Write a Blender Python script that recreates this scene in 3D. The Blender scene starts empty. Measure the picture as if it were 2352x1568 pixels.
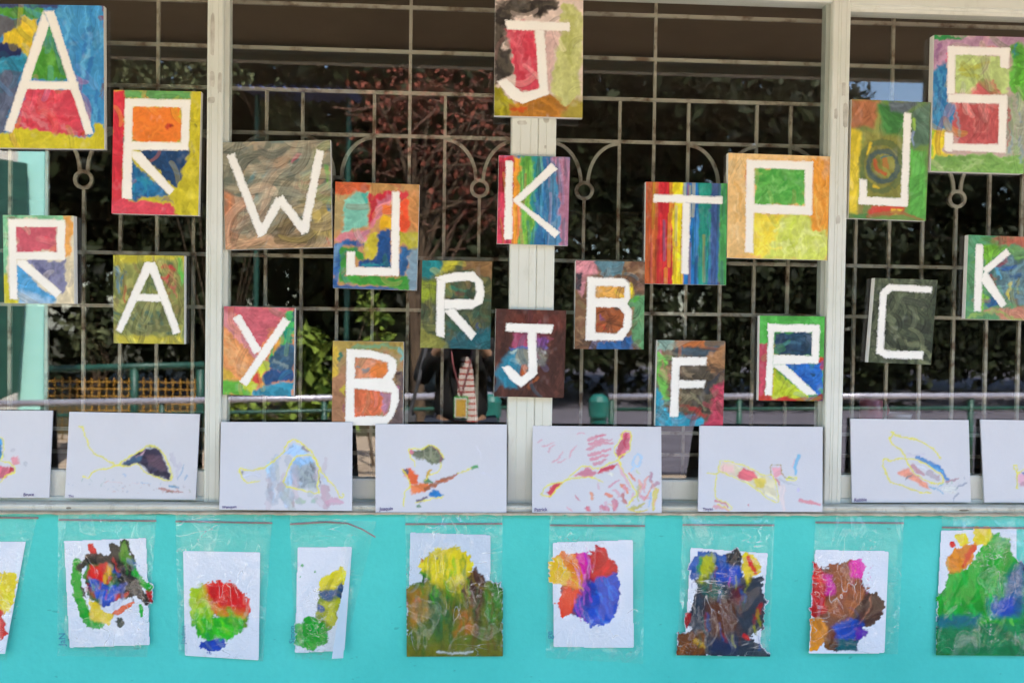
import bpy, bmesh, math, random
import numpy as np
from mathutils import Vector, Matrix

SC = bpy.context.scene
COL = SC.collection

# ------------------------------------------------------------------ camera, sky, sun, exposure
PW, PH, PF = 2352.0, 1568.0, 2000.0          # picture units used for measuring, focal length in them
YAW, PITCH, ROLL = 0.0538, -0.0187, -0.0138
CAM = np.array([0.0, -2.49, 1.48])

def cam_rot(y, p, r):
    cy, sy, cp, sp, cr, sr = math.cos(y), math.sin(y), math.cos(p), math.sin(p), math.cos(r), math.sin(r)
    return (np.array([[cy, sy, 0], [-sy, cy, 0], [0, 0, 1]]) @ np.array([[1, 0, 0], [0, cp, -sp], [0, sp, cp]])
            @ np.array([[cr, 0, sr], [0, 1, 0], [-sr, 0, cr]]))
MR = cam_rot(YAW, PITCH, ROLL)

cd = bpy.data.cameras.new('camera')
cd.sensor_width = 36.0
cd.lens = 36.0 * PF / PW
cd.clip_start, cd.clip_end = 0.02, 500.0
cd.dof.use_dof = True
cd.dof.focus_distance = 2.5
cd.dof.aperture_fstop = 3.2
cam = bpy.data.objects.new('camera', cd)
COL.objects.link(cam)
m4 = Matrix.Identity(4)
for i in range(3):
    m4[i][0], m4[i][1], m4[i][2], m4[i][3] = MR[i, 0], MR[i, 2], -MR[i, 1], CAM[i]
cam.matrix_world = m4
SC.camera = cam

SUN_EL, SUN_AZ = 58.0, 14.0                  # sun stands high behind the building, the veranda is in shade
world = bpy.data.worlds.new('World')
SC.world = world
world.use_nodes = True
wn = world.node_tree
bg = wn.nodes['Background']
sky = wn.nodes.new('ShaderNodeTexSky')
sky.sky_type = 'NISHITA'
sky.sun_disc = False
sky.sun_elevation = math.radians(SUN_EL)
sky.sun_rotation = math.radians(SUN_AZ)
wn.links.new(sky.outputs[0], bg.inputs[0])
bg.inputs[1].default_value = 0.15
sd = bpy.data.lights.new('sun', 'SUN')
sd.energy, sd.angle, sd.color = 5.0, math.radians(0.55), (1.0, 0.95, 0.87)
sun = bpy.data.objects.new('sun', sd)
COL.objects.link(sun)
sun.rotation_euler = (math.radians(-(90 - SUN_EL)), 0, -math.radians(SUN_AZ))
sun.location = (0, 6, 9)

SC.view_settings.view_transform = 'Standard'
SC.view_settings.look = 'None'
SC.view_settings.gamma = 1.0
SC.view_settings.use_curve_mapping = False
SC.view_settings.exposure = 2.84
SC.render.engine = 'CYCLES'
SC.cycles.use_denoising = True
SC.cycles.max_bounces = 10
SC.cycles.diffuse_bounces = 5
SC.cycles.transparent_max_bounces = 24
SC.cycles.sample_clamp_indirect = 8.0

def at(px, py, Y):
    """point of the vertical plane y = Y seen at a measured picture position"""
    d = MR @ np.array([(px - PW / 2) / PF, 1.0, (PH / 2 - py) / PF])
    return CAM + d * (Y - CAM[1]) / d[1]

def behind(px, py, L):
    """point L metres in front of the glass (behind the photographer) that the window mirrors at px, py"""
    p = at(px, py, L)
    return np.array([p[0], -L, p[2]])

# ------------------------------------------------------------------ object helpers
def tag(o, label=None, cat=None, group=None, kind=None):
    for k, v in (('label', label), ('category', cat), ('group', group), ('kind', kind)):
        if v:
            o[k] = v
    return o

def link(name, me, mat=None, parent=None):
    if mat is not None and not me.materials:
        me.materials.append(mat)
    o = bpy.data.objects.new(name, me)
    COL.objects.link(o)
    if parent is not None:
        o.parent = parent
    return o

def empty(name, loc):
    o = bpy.data.objects.new(name, None)
    o.empty_display_size = 0.05
    o.location = loc
    COL.objects.link(o)
    return o

def mesh(name, v, f, smooth=False):
    me = bpy.data.meshes.new(name)
    me.from_pydata(v if isinstance(v, list) else np.asarray(v, float).tolist(), [], f if isinstance(f, list) else np.asarray(f).tolist())
    if smooth:
        me.polygons.foreach_set('use_smooth', [True] * len(me.polygons))
    me.update()
    return me

class MB:
    """collects shapes into one mesh"""
    def __init__(s):
        s.v, s.f = [], []
    def add(s, v, f):
        n = len(s.v)
        s.v += [tuple(map(float, p)) for p in v]
        s.f += [tuple(n + i for i in q) for q in f]
        return s
    def box(s, a, b):
        x0, y0, z0 = a
        x1, y1, z1 = b
        return s.add([(x0, y0, z0), (x1, y0, z0), (x1, y1, z0), (x0, y1, z0), (x0, y0, z1), (x1, y0, z1), (x1, y1, z1), (x0, y1, z1)],
                     [(0, 3, 2, 1), (4, 5, 6, 7), (0, 1, 5, 4), (1, 2, 6, 5), (2, 3, 7, 6), (3, 0, 4, 7)])
    def prism(s, pts, ax, a, b):
        """closed profile extruded along an axis; pts are (u, v) in the two other axes"""
        def P(u, v, w):
            return {'z': (u, v, w), 'x': (w, u, v), 'y': (u, w, v)}[ax]
        n = len(pts)
        v = [P(u, w, a) for u, w in pts] + [P(u, w, b) for u, w in pts]
        f = [(i, (i + 1) % n, n + (i + 1) % n, n + i) for i in range(n)]
        f += [tuple(range(n))[::-1], tuple(range(n, 2 * n))]
        return s.add(v, f)
    def tube(s, path, r, n=8, caps=True):
        path = [np.array(p, float) for p in path]
        rs = r if isinstance(r, (list, tuple)) else [r] * len(path)
        v, f = [], []
        for i, p in enumerate(path):
            t = path[min(i + 1, len(path) - 1)] - path[max(i - 1, 0)]
            t = t / (np.linalg.norm(t) + 1e-9)
            a = np.cross(t, [0, 0, 1.0])
            if np.linalg.norm(a) < 0.1:
                a = np.cross(t, [0, 1.0, 0])
            a /= np.linalg.norm(a)
            b = np.cross(a, t)
            for k in range(n):
                an = 2 * math.pi * k / n
                v.append(p + rs[i] * (math.cos(an) * a + math.sin(an) * b))
        for i in range(len(path) - 1):
            for k in range(n):
                f.append((i * n + k, i * n + (k + 1) % n, (i + 1) * n + (k + 1) % n, (i + 1) * n + k))
        if caps:
            f += [tuple(range(n))[::-1], tuple(range((len(path) - 1) * n, len(path) * n))]
        return s.add(v, f)
    def lathe(s, prof, c, n=20):
        v, f = [], []
        for r, z in prof:
            for k in range(n):
                an = 2 * math.pi * k / n
                v.append((c[0] + r * math.cos(an), c[1] + r * math.sin(an), c[2] + z))
        for i in range(len(prof) - 1):
            for k in range(n):
                f.append((i * n + k, i * n + (k + 1) % n, (i + 1) * n + (k + 1) % n, (i + 1) * n + k))
        f += [tuple(range(n))[::-1], tuple(range((len(prof) - 1) * n, len(prof) * n))]
        return s.add(v, f)
    def build(s, name, mat, parent=None, smooth=False, bevel=0.0):
        off = np.array(parent_origin(parent))
        me = mesh(name, [tuple(np.array(p) - off) for p in s.v], s.f, smooth)
        bm = bmesh.new()
        bm.from_mesh(me)
        bmesh.ops.recalc_face_normals(bm, faces=bm.faces)
        if bevel:
            bmesh.ops.bevel(bm, geom=[e for e in bm.edges if e.calc_face_angle(0) > 0.6], offset=bevel, segments=2, affect='EDGES')
        bm.to_mesh(me)
        bm.free()
        return link(name, me, mat, parent)

def parent_origin(p):
    o = np.zeros(3)
    while p is not None:
        o = o + np.array(p.location)
        p = p.parent
    return o

# ------------------------------------------------------------------ materials
def lin(h):
    c = np.array([int(h[i:i + 2], 16) for i in (0, 2, 4)]) / 255.0
    return np.where(c <= 0.04045, c / 12.92, ((c + 0.055) / 1.055) ** 2.4)

def nmat(name):
    m = bpy.data.materials.new(name)
    m.use_nodes = True
    nt = m.node_tree
    b = nt.nodes.get('Principled BSDF')
    return m, nt, b

def noise_node(nt, scale, detail=4.0, vec=None, sc3=None, rough=0.55, place=False):
    t = nt.nodes.new('ShaderNodeTexNoise')
    t.inputs['Scale'].default_value = scale
    t.inputs['Detail'].default_value = detail
    t.inputs['Roughness'].default_value = rough
    if place:                                   # by place in the scene, so that no two things share a pattern
        src = nt.nodes.new('ShaderNodeNewGeometry').outputs['Position']
    else:
        src = nt.nodes.new('ShaderNodeTexCoord').outputs['Object']
    if sc3:
        mp = nt.nodes.new('ShaderNodeMapping')
        mp.inputs['Scale'].default_value = sc3
        nt.links.new(src, mp.inputs[0])
        src = mp.outputs[0]
    nt.links.new(src, t.inputs['Vector'])
    return t

def ramp(nt, fac, stops):
    r = nt.nodes.new('ShaderNodeValToRGB')
    el = r.color_ramp.elements
    while len(el) < len(stops):
        el.new(0.5)
    for e, (p, c) in zip(el, stops):
        e.position = p
        e.color = (*c, 1) if len(c) == 3 else c
    nt.links.new(fac, r.inputs[0])
    return r

def bump(nt, b, fac, dist, strength=1.0):
    n = nt.nodes.new('ShaderNodeBump')
    n.inputs['Distance'].default_value = dist
    n.inputs['Strength'].default_value = strength
    nt.links.new(fac, n.inputs['Height'])
    nt.links.new(n.outputs[0], b.inputs['Normal'])

def simple(name, c1, c2=None, scale=8.0, rough=0.6, bscale=None, bdist=0.001, metal=0.0, sc3=None, lo=0.35, hi=0.65, spec=0.5):
    m, nt, b = nmat(name)
    b.inputs['Roughness'].default_value = rough
    b.inputs['Metallic'].default_value = metal
    b.inputs['Specular IOR Level'].default_value = spec
    c1 = tuple(lin(c1)) if isinstance(c1, str) else c1
    c2 = c1 if c2 is None else (tuple(lin(c2)) if isinstance(c2, str) else c2)
    n = noise_node(nt, scale, sc3=sc3)
    r = ramp(nt, n.outputs[0], [(lo, c1), (hi, c2)])
    nt.links.new(r.outputs[0], b.inputs['Base Color'])
    if bscale:
        bump(nt, b, noise_node(nt, bscale, 3.0).outputs[0], bdist)
    return m

def attr_mat(name, rough, bscale, bdist, spec=0.4):
    m, nt, b = nmat(name)
    a = nt.nodes.new('ShaderNodeAttribute')
    a.attribute_name = 'Col'
    nt.links.new(a.outputs['Color'], b.inputs['Base Color'])
    b.inputs['Roughness'].default_value = rough
    b.inputs['Specular IOR Level'].default_value = spec
    bump(nt, b, noise_node(nt, bscale, 3.0, place=True).outputs[0], bdist)
    return m

def wall_mat():
    m, nt, b = nmat('teal wall paint')
    n = noise_node(nt, 2.2, 5.0)
    r = ramp(nt, n.outputs[0], [(0.3, tuple(lin('42c0b2'))), (0.7, tuple(lin('54d2c4')))])
    n2 = noise_node(nt, 60.0, 5.0)
    r2 = ramp(nt, n2.outputs[0], [(0.0, (0.93, 0.93, 0.93)), (1.0, (1.04, 1.04, 1.04))])
    mx = nt.nodes.new('ShaderNodeMix')
    mx.data_type = 'RGBA'
    mx.blend_type = 'MULTIPLY'
    mx.inputs['Factor'].default_value = 1.0
    nt.links.new(r.outputs[0], mx.inputs['A'])
    nt.links.new(r2.outputs[0], mx.inputs['B'])
    n3 = noise_node(nt, 26.0, 2.0, sc3=(1.0, 1.0, 2.2))
    r3 = ramp(nt, n3.outputs[0], [(0.25, (0.5, 0.56, 0.54)), (0.285, (1, 1, 1))])
    mx2 = nt.nodes.new('ShaderNodeMix')
    mx2.data_type = 'RGBA'
    mx2.blend_type = 'MULTIPLY'
    mx2.inputs['Factor'].default_value = 0.6
    nt.links.new(mx.outputs['Result'], mx2.inputs['A'])
    nt.links.new(r3.outputs[0], mx2.inputs['B'])
    nt.links.new(mx2.outputs['Result'], b.inputs['Base Color'])
    b.inputs['Roughness'].default_value = 0.55
    b.inputs['Specular IOR Level'].default_value = 0.3
    bump(nt, b, noise_node(nt, 35.0, 5.0).outputs[0], 0.0012)
    return m

def glass_mat(name, refl, rough, milk=0.0, crease_glints=None):
    """clear sheet: see-through with a little mirror; creases = (scale, strength) paints crease highlights and glare patches as white gloss"""
    m, nt, b = nmat(name)
    nt.nodes.remove(b)
    out = [n for n in nt.nodes if n.type == 'OUTPUT_MATERIAL'][0]
    tr = nt.nodes.new('ShaderNodeBsdfTransparent')
    tr.inputs[0].default_value = (0.985, 0.992, 0.985, 1)
    gl = nt.nodes.new('ShaderNodeBsdfGlossy')
    gl.inputs['Roughness'].default_value = rough
    gl.inputs['Color'].default_value = (1, 1, 1, 1)
    def mix(fac, s1, s2):
        mx = nt.nodes.new('ShaderNodeMixShader')
        if isinstance(fac, float):
            mx.inputs[0].default_value = fac
        else:
            nt.links.new(fac, mx.inputs[0])
        nt.links.new(s1, mx.inputs[1])
        nt.links.new(s2, mx.inputs[2])
        return mx.outputs[0]
    last = mix(refl, tr.outputs[0], gl.outputs[0])
    if milk:
        df = nt.nodes.new('ShaderNodeBsdfDiffuse')
        df.inputs[0].default_value = (0.85, 0.86, 0.86, 1)
        last = mix(milk, last, df.outputs[0])
    if crease_glints:  # fold glints and broad highlight patches are painted in by noise
        tot = None
        for k, (sc, sc3, lo) in enumerate(((crease_glints[0], (1, 1, .45), .012), (crease_glints[0] * 2.2, (1, 1, 1.3), .016), (crease_glints[0] * .6, (.6, 1, 2.4), .010))):
            t = noise_node(nt, sc, 1.5, sc3=sc3, place=True)
            t.inputs['Distortion'].default_value = 0.9
            r = ramp(nt, t.outputs[0], [(.5 - lo * 2.5, (0, 0, 0)), (.5, (1, 1, 1)), (.5 + lo, (0, 0, 0))])
            w = noise_node(nt, crease_glints[0] * .4, 1.0, place=True)
            w.noise_dimensions = '4D'
            w.inputs['W'].default_value = 3.0 * k + 1
            r2 = ramp(nt, w.outputs[0], [(.52, (0, 0, 0)), (.7, (1, 1, 1))])
            mu = nt.nodes.new('ShaderNodeMath')
            mu.operation = 'MULTIPLY'
            nt.links.new(r.outputs[0], mu.inputs[0])
            nt.links.new(r2.outputs[0], mu.inputs[1])
            if tot is None:
                tot = mu.outputs[0]
            else:
                ad = nt.nodes.new('ShaderNodeMath')
                ad.operation = 'MAXIMUM'
                nt.links.new(tot, ad.inputs[0])
                nt.links.new(mu.outputs[0], ad.inputs[1])
                tot = ad.outputs[0]
        t = noise_node(nt, crease_glints[0] * .42, 2.0, sc3=(1, 1, .6), place=True)
        t.inputs['Distortion'].default_value = 1.4
        r = ramp(nt, t.outputs[0], [(.58, (0, 0, 0)), (.61, (.34, .34, .34)), (.64, (.08, .08, .08)), (.76, (.5, .5, .5))])
        ad = nt.nodes.new('ShaderNodeMath')
        ad.operation = 'MAXIMUM'
        nt.links.new(tot, ad.inputs[0])
        nt.links.new(r.outputs[0], ad.inputs[1])
        tot = ad.outputs[0]
        sc_ = nt.nodes.new('ShaderNodeMath')
        sc_.operation = 'MULTIPLY'
        sc_.inputs[1].default_value = crease_glints[1]
        nt.links.new(tot, sc_.inputs[0])
        g2 = nt.nodes.new('ShaderNodeBsdfGlossy')
        g2.inputs['Roughness'].default_value = 0.45
        g2.inputs['Color'].default_value = (1, 1, 1, 1)
        bp = nt.nodes.new('ShaderNodeBump')
        bp.inputs['Distance'].default_value = 0.01
        nt.links.new(noise_node(nt, crease_glints[0] * 1.5, 2.0).outputs[0], bp.inputs['Height'])
        nt.links.new(bp.outputs[0], g2.inputs['Normal'])
        last = mix(sc_.outputs[0], last, g2.outputs[0])
    nt.links.new(last, out.inputs[0])
    return m

M = {}
M['wall'] = wall_mat()
M['frame'] = simple('cream frame paint', 'd0d2c3', 'd8d9cc', 5.0, 0.4, 40.0, 0.0003)
def dirty(m, scale, dark, lo, hi, fac):
    nt = m.node_tree
    b = nt.nodes['Principled BSDF']
    src = b.inputs['Base Color'].links[0].from_socket
    n = noise_node(nt, scale, 6.0, sc3=(1, 1, .35), rough=.7, place=True)
    r = ramp(nt, n.outputs[0], [(lo, dark), (hi, (1, 1, 1))])
    mx = nt.nodes.new('ShaderNodeMix')
    mx.data_type, mx.blend_type = 'RGBA', 'MULTIPLY'
    mx.inputs['Factor'].default_value = fac
    nt.links.new(src, mx.inputs['A'])
    nt.links.new(r.outputs[0], mx.inputs['B'])
    nt.links.new(mx.outputs['Result'], b.inputs['Base Color'])
dirty(M['frame'], 38.0, (.62, .56, .46), .34, .44, .16)
M['sill'] = simple('worn cream sill', 'c9c5b0', 'dcdacb', 9.0, 0.55, 60.0, 0.0008, sc3=(1, 3, 3))
dirty(M['sill'], 30.0, (.5, .45, .36), .36, .46, .4)
M['plaster'] = simple('bare plaster edge', 'a8977c', 'c4b79c', 30.0, 0.9, 80.0, 0.002)
M['grille'] = simple('rusty painted grille', '5f4a36', '9b9583', 16.0, 0.6, 60.0, 0.0008, lo=0.36, hi=0.5)
M['paint'] = attr_mat('thick paint', 0.5, 120.0, 0.0008, 0.22)
M['board'] = attr_mat('painted board', 0.7, 220.0, 0.0003, 0.25)
M['sheet'] = attr_mat('painted paper', 0.6, 120.0, 0.0006, 0.1)
M['canvas'] = attr_mat('primed canvas', 0.8, 400.0, 0.0004, 0.2)
M['edge'] = simple('canvas edge', 'e0dcd0', 'e9e6dc', 20.0, 0.85, 300.0, 0.0004, spec=0.2)
M['tape'] = simple('old tape', 'a9a596', 'c9c7b8', 40.0, 0.35)
M['glass'] = glass_mat('window glass', 0.05, 0.0)
M['film'] = glass_mat('plastic film', 0.014, 0.05, 0.012, (22.0, 0.36))
M['zip'] = simple('red zip strip', '8a4a50', 'a86a6c', 20.0, 0.4)
M['ink'] = simple('purple ink', '4a3a78')
M['tealink'] = simple('teal ink', '2f7f98')
M['dark'] = simple('black plastic', '16161a', '1d1d20', 20.0, 0.4)

# ------------------------------------------------------------------ building: wall, sill, windows, grille, room, roof
Z_SILL, Z_LEDGE = 0.976, 0.9615
def S(name, mb, mat, **k):
    return tag(mb.build(name, mat, **k), kind='structure')

XL, XR = -3.2, 3.4                              # window openings run on past both sides of the picture
wall = S('wall', MB().box((-6, -0.085, 0), (6, 0.16, 0.9535)), M['wall'])
def wavy_ledge():
    rs = np.random.RandomState(5)
    n = 420
    xs = np.linspace(XL, XR, n)
    fy = -0.0985 + 0.0022 * rs.rand(n) - 0.0016 * np.sin(xs * 9)
    bz = 0.9545 + 0.0032 * rs.rand(n)
    V, F = [], []
    for x, y, z in zip(xs, fy, bz):
        V += [(x, -0.06, Z_LEDGE), (x, y, Z_LEDGE - 0.0007), (x, y - 0.0008, z), (x, -0.06, z)]
    for i in range(n - 1):
        for k in range(4):
            F.append((4 * i + k, 4 * i + (k + 1) % 4, 4 * i + 4 + (k + 1) % 4, 4 * i + 4 + k))
    return MB().add(V, F)
sill = empty('window_sill', (0, -0.05, 0.95))
tag(sill, 'worn cream window sill with chipped plaster edge above the teal wall', 'sill')
wavy_ledge().build('plaster_edge', M['plaster'], sill)
ledge = MB().prism([(-0.072, 0.957), (-0.075, 0.972), (-0.071, Z_SILL), (0.09, Z_SILL), (0.09, 0.957)], 'x', XL, XR).build('ledge', M['sill'], sill)
for i, (px, w) in enumerate(((158, 12), (2215, 30), (760, 9), (1330, 7), (1860, 8))):
    p = at(px, 1162, -0.0755)
    r = np.random.RandomState(i)
    k = 9
    ang = np.linspace(0, 2 * math.pi, k, endpoint=False)
    q = [(p[0] + w * .00062 * math.cos(a) * r.uniform(.6, 1.1), -0.0757, 0.968 + 0.0032 * math.sin(a) * r.uniform(.5, 1.1)) for a in ang]
    MB().add(q + [(a, -0.0745, c) for a, b, c in q], [tuple(range(k))] + [(j, (j + 1) % k, k + (j + 1) % k, k + j) for j in range(k)]).build('chip', simple('chip%d' % i, '6e6758', '8f8874', 90.0, 0.9), ledge)

# frames: profiled uprights with grooves
def upright(x0, x1, yf, grooves, y1=0.03, lip=0.003):
    w = x1 - x0
    pr = [(x0, y1), (x0, yf + lip), (x0 + lip, yf)]
    for g in grooves:
        xg = x0 + g * w
        pr += [(xg - 0.0012, yf), (xg - 0.0008, yf + 0.0012), (xg + 0.0008, yf + 0.0012), (xg + 0.0012, yf)]
    pr += [(x1 - lip, yf), (x1, yf + lip), (x1, y1)]
    return pr

ZB, ZT = Z_SILL, 2.56
def window(label, x, parts):
    w = empty('window', (x, 0, Z_SILL))
    tag(w, label, 'window', 'windows in a row')
    for nm, mb, mat in parts:
        mb.build(nm, mat, w)
    return w

M1 = (-0.7213, -0.6778)
M2 = (0.1232, 0.2495)
M3 = (1.0423, 1.0935)
pz = lambda a, b, z0, z1, y=0.0: MB().box((a, y - 0.004, z0), (b, y, z1))
bm_ = (M2[0] + M2[1]) / 2
wl = window('window of the left bay, behind the large A canvas', -1.5, [
    ('pane', pz(XL, M1[0] - 0.001, 1.061, 2.5), M['glass']),
    ('bottom_rail', MB().prism([(0.028, ZB + .001), (-0.02, ZB + .001), (-0.02, ZB + .012), (-0.014, ZB + .014), (-0.014, 1.057), (-0.011, 1.061), (0.028, 1.061)], 'x', XL, M1[0] - .0005), M['frame']),
    ('top_rail', MB().box((XL, -0.014, 2.5), (M1[0] - .0005, 0.028, ZT)), M['frame'])])
wm = window('middle window with two sliding sashes behind most canvases', 0.17, [
    ('jamb', MB().prism(upright(*M1, -0.03, (.2, .32, .72)), 'z', ZB + .0005, ZT), M['frame']),
    ('sash_stile', MB().box((M1[1] + .0002, -0.011, 1.0415), (M1[1] + 0.012, 0.02, 2.43)), M['frame']),
    ('pane', pz(M1[1] + 0.0122, M2[0] - .0005, 1.0415, 2.418), M['glass']),
    ('meeting_stile', MB().prism(upright(M2[0], M2[0] + 0.0745, -0.034, (.33, .72)), 'z', ZB + .0005, ZT), M['frame']),
    ('meeting_stile', MB().prism(upright(M2[0] + 0.075, M2[1], -0.0315, (.45,)), 'z', ZB + .0005, ZT), M['frame']),
    ('pane', pz(M2[1] + .0005, 1.0292, 1.0415, 2.418), M['glass']),
    ('sash_stile', MB().box((1.0295, -0.009, 1.0415), (M3[0] - .0005, 0.02, 2.43)), simple('shaded sash paint', '9aa093', 'a9ad9f', 9.0, 0.5)),  # frame paint with the shade of the sash side in its colour
    ('jamb', MB().prism(upright(*M3, -0.03, (.3, .45, .75)), 'z', ZB + .0005, ZT), M['frame']),
    ('top_rail', MB().prism([(0.028, 2.4185), (-0.022, 2.4185), (-0.026, 2.424), (-0.026, ZT - .001), (0.028, ZT - .001)], 'x', M1[1] + .0126, M2[0] - .001), M['frame']),
    ('top_rail', MB().prism([(0.028, 2.4185), (-0.022, 2.4185), (-0.026, 2.424), (-0.026, ZT - .001), (0.028, ZT - .001)], 'x', M2[1] + .001, M3[0] - .001), M['frame'])])
for a, b in ((M1[1] + .0005, M2[0] - .0005), (M2[1] + .0005, M3[0] - .0005)):
    MB().prism([(0.028, ZB + .001), (-0.021, ZB + .001), (-0.021, ZB + .004), (-0.016, ZB + .005), (-0.016, ZB + .008), (-0.021, ZB + .009), (-0.021, 1.036), (-0.018, 1.041), (0.028, 1.041)], 'x', a, b).build('bottom_rail', M['frame'], wm)
wr = window('window of the right bay, behind the S canvas', 2.2, [
    ('pane', pz(M3[1] + .001, XR, 1.057, 2.397), M['glass']),
    ('bottom_rail', MB().prism([(0.028, ZB + .001), (-0.02, ZB + .001), (-0.02, ZB + .012), (-0.014, ZB + .014), (-0.014, 1.052), (-0.011, 1.0568), (0.028, 1.0568)], 'x', M3[1] + .0005, XR), M['frame']),
    ('top_rail', MB().prism([(0.028, 2.3975), (-0.016, 2.3975), (-0.016, 2.406), (-0.02, 2.409), (-0.02, 2.414), (-0.026, 2.417), (-0.026, ZT), (0.028, ZT)], 'x', M3[1] + .0005, XR), M['frame'])])
# tape and glue left on the frames
rs = np.random.RandomState(3)
def host(w, x):
    """the upright of the window that lies behind x"""
    return min((o for o in w.children if o.name.startswith(('jamb', 'meeting'))), key=lambda o: abs(np.mean([v.co.x for v in o.data.vertices]) + w.location.x - x))
for px, py, w, h, Y, pr in ((488, 80, 10, 92, -.0305, wm), (505, 190, 9, 45, -.0305, wm), (487, 182, 12, 34, -.0305, wm), (486, 230, 16, 14, -.0305, wm), (1200, 282, 22, 9, -.0345, wm), (1255, 275, 14, 14, -.032, wm),
                            (1938, 205, 11, 30, -.0305, wm), (1942, 265, 12, 55, -.0305, wm), (1920, 262, 8, 24, -.0305, wm), (1925, 505, 10, 20, -.0305, wm), (1253, 338, 6, 8, -.032, wm)):
    c = at(px, py, Y)
    k = 10
    an = np.linspace(0.3, 2 * math.pi + .3, k, endpoint=False)
    sx, sz = w * .00062, h * .00062
    q = [(c[0] + sx * np.clip(1.3 * math.cos(a), -1, 1) * rs.uniform(.8, 1.1), Y, c[2] + sz * np.clip(1.3 * math.sin(a), -1, 1) * rs.uniform(.85, 1.1)) for a in an]
    MB().add(q + [(a, Y + 0.0012, b) for a, _, b in q], [tuple(range(k))] + [(j, (j + 1) % k, k + (j + 1) % k, k + j) for j in range(k)]).build('tape_residue', M['tape'], host(pr, c[0]))
S('wall', MB().box((-6, -0.085, ZT + .002), (6, 0.16, 2.655)), M['wall'])
S('wall', MB().box((-6, -0.085, 0.9537), (XL - .002, 0.16, ZT)), M['wall'])
S('wall', MB().box((XR + .002, -0.085, 0.9537), (6, 0.16, ZT)), M['wall'])

# security grille behind the glass
GY, GB = 0.11, 0.10433
gx = lambda i: -1.1107 + GB * i
gr = empty('security_grille', (0.3, GY, 0.98))
tag(gr, 'rust-flecked cream steel grille with ring ornaments behind the glass', 'grille')
gz = [2.4106, 2.2802, 2.1597, 2.0328, 1.6749, 1.5206, 1.1609, 1.0953]
for z in gz:
    MB().box((XL, GY - 0.006, z - 0.0052), (XR, GY + 0.004, z + 0.0052)).build('horizontal_bar', M['grille'], gr)
RI = {c + k for c in (-12, -5, 2, 9, 16, 23, 30, 37) for k in (-2, 2)}
for i in range(-19, 43):
    if not XL < gx(i) < XR:
        continue
    x = gx(i)
    top = 2.6 if i % 7 == 2 else (1.86 if i in RI else 2.1537)
    MB().box((x - 0.0045, GY - 0.003, 0.98), (x + 0.0045, GY + 0.007, top)).build('vertical_bar', M['grille'], gr)
    if i in RI:
        v, f = [], []
        zc, n = 1.884, 28
        for k in range(n):
            a = 2 * math.pi * k / n
            for r, y in ((0.0185, GY - 0.007), (0.0285, GY - 0.007), (0.0285, GY + 0.005), (0.0185, GY + 0.005)):
                v.append((x + r * math.cos(a), y, zc + r * math.sin(a)))
        for k in range(n):
            for m_ in range(4):
                f.append((4 * k + m_, 4 * k + (m_ + 1) % 4, 4 * ((k + 1) % n) + (m_ + 1) % 4, 4 * ((k + 1) % n) + m_))
        MB().add(v, f).build('ring', M['grille'], gr)
        for sgn in (-1, 1):
            v, f = [], []
            x1, n = x + sgn * GB, 14
            for k in range(n + 1):
                t = math.pi / 2 * k / n
                c = np.array([x1 - sgn * (GB - 0.011) * math.sin(t), 0, 1.908 + 0.118 * math.cos(t)])
                tn = np.array([-sgn * (GB - 0.011) * math.cos(t), 0, -0.118 * math.sin(t)])
                tn /= np.linalg.norm(tn)
                nr = np.array([-tn[2], 0, tn[0]]) * 0.005
                for q, y in ((c + nr, GY - 0.005), (c - nr, GY - 0.005), (c - nr, GY + 0.003), (c + nr, GY + 0.003)):
                    v.append((q[0], y, q[2]))
            for k in range(n):
                for m_ in range(4):
                    f.append((4 * k + m_, 4 * k + (m_ + 1) % 4, 4 * k + 4 + (m_ + 1) % 4, 4 * k + 4 + m_))
            MB().add(v, f).build('arc', M['grille'], gr)

# dim room
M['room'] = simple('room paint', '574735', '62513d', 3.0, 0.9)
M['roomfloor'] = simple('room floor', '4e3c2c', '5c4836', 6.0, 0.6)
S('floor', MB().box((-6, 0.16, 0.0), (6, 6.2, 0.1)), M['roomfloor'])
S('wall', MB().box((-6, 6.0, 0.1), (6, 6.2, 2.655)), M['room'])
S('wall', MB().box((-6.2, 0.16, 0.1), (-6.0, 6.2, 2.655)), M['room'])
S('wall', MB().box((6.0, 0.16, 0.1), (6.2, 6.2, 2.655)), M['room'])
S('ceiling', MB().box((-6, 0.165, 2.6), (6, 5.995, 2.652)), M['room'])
# veranda roof
M['soffit'] = simple('brown soffit', '7a6248', '8a7254', 2.0, 0.8)
M['beam'] = simple('painted beam', 'b9b09c', 'c5bdaa', 5.0, 0.6)
S('ceiling', MB().box((-9, -1.3, 2.66), (9, -0.09, 2.69)), M['soffit'])
S('roof', MB().box((-9, -1.42, 2.695), (9, 6.6, 2.8)), simple('roof sheet', '5a5a58', '6a6a66', 3.0, 0.7))
be = empty('eave_beam', (0, -1.33, 2.58))
tag(be, 'pale beam along the veranda eave, mirrored across the upper panes', 'beam')
MB().box((-9, -1.36, 2.632), (9, -1.30, 2.659)).build('upper_board', M['beam'], be)
MB().box((-9, -1.375, 2.60), (9, -1.325, 2.628)).build('lower_board', M['beam'], be)

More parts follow.
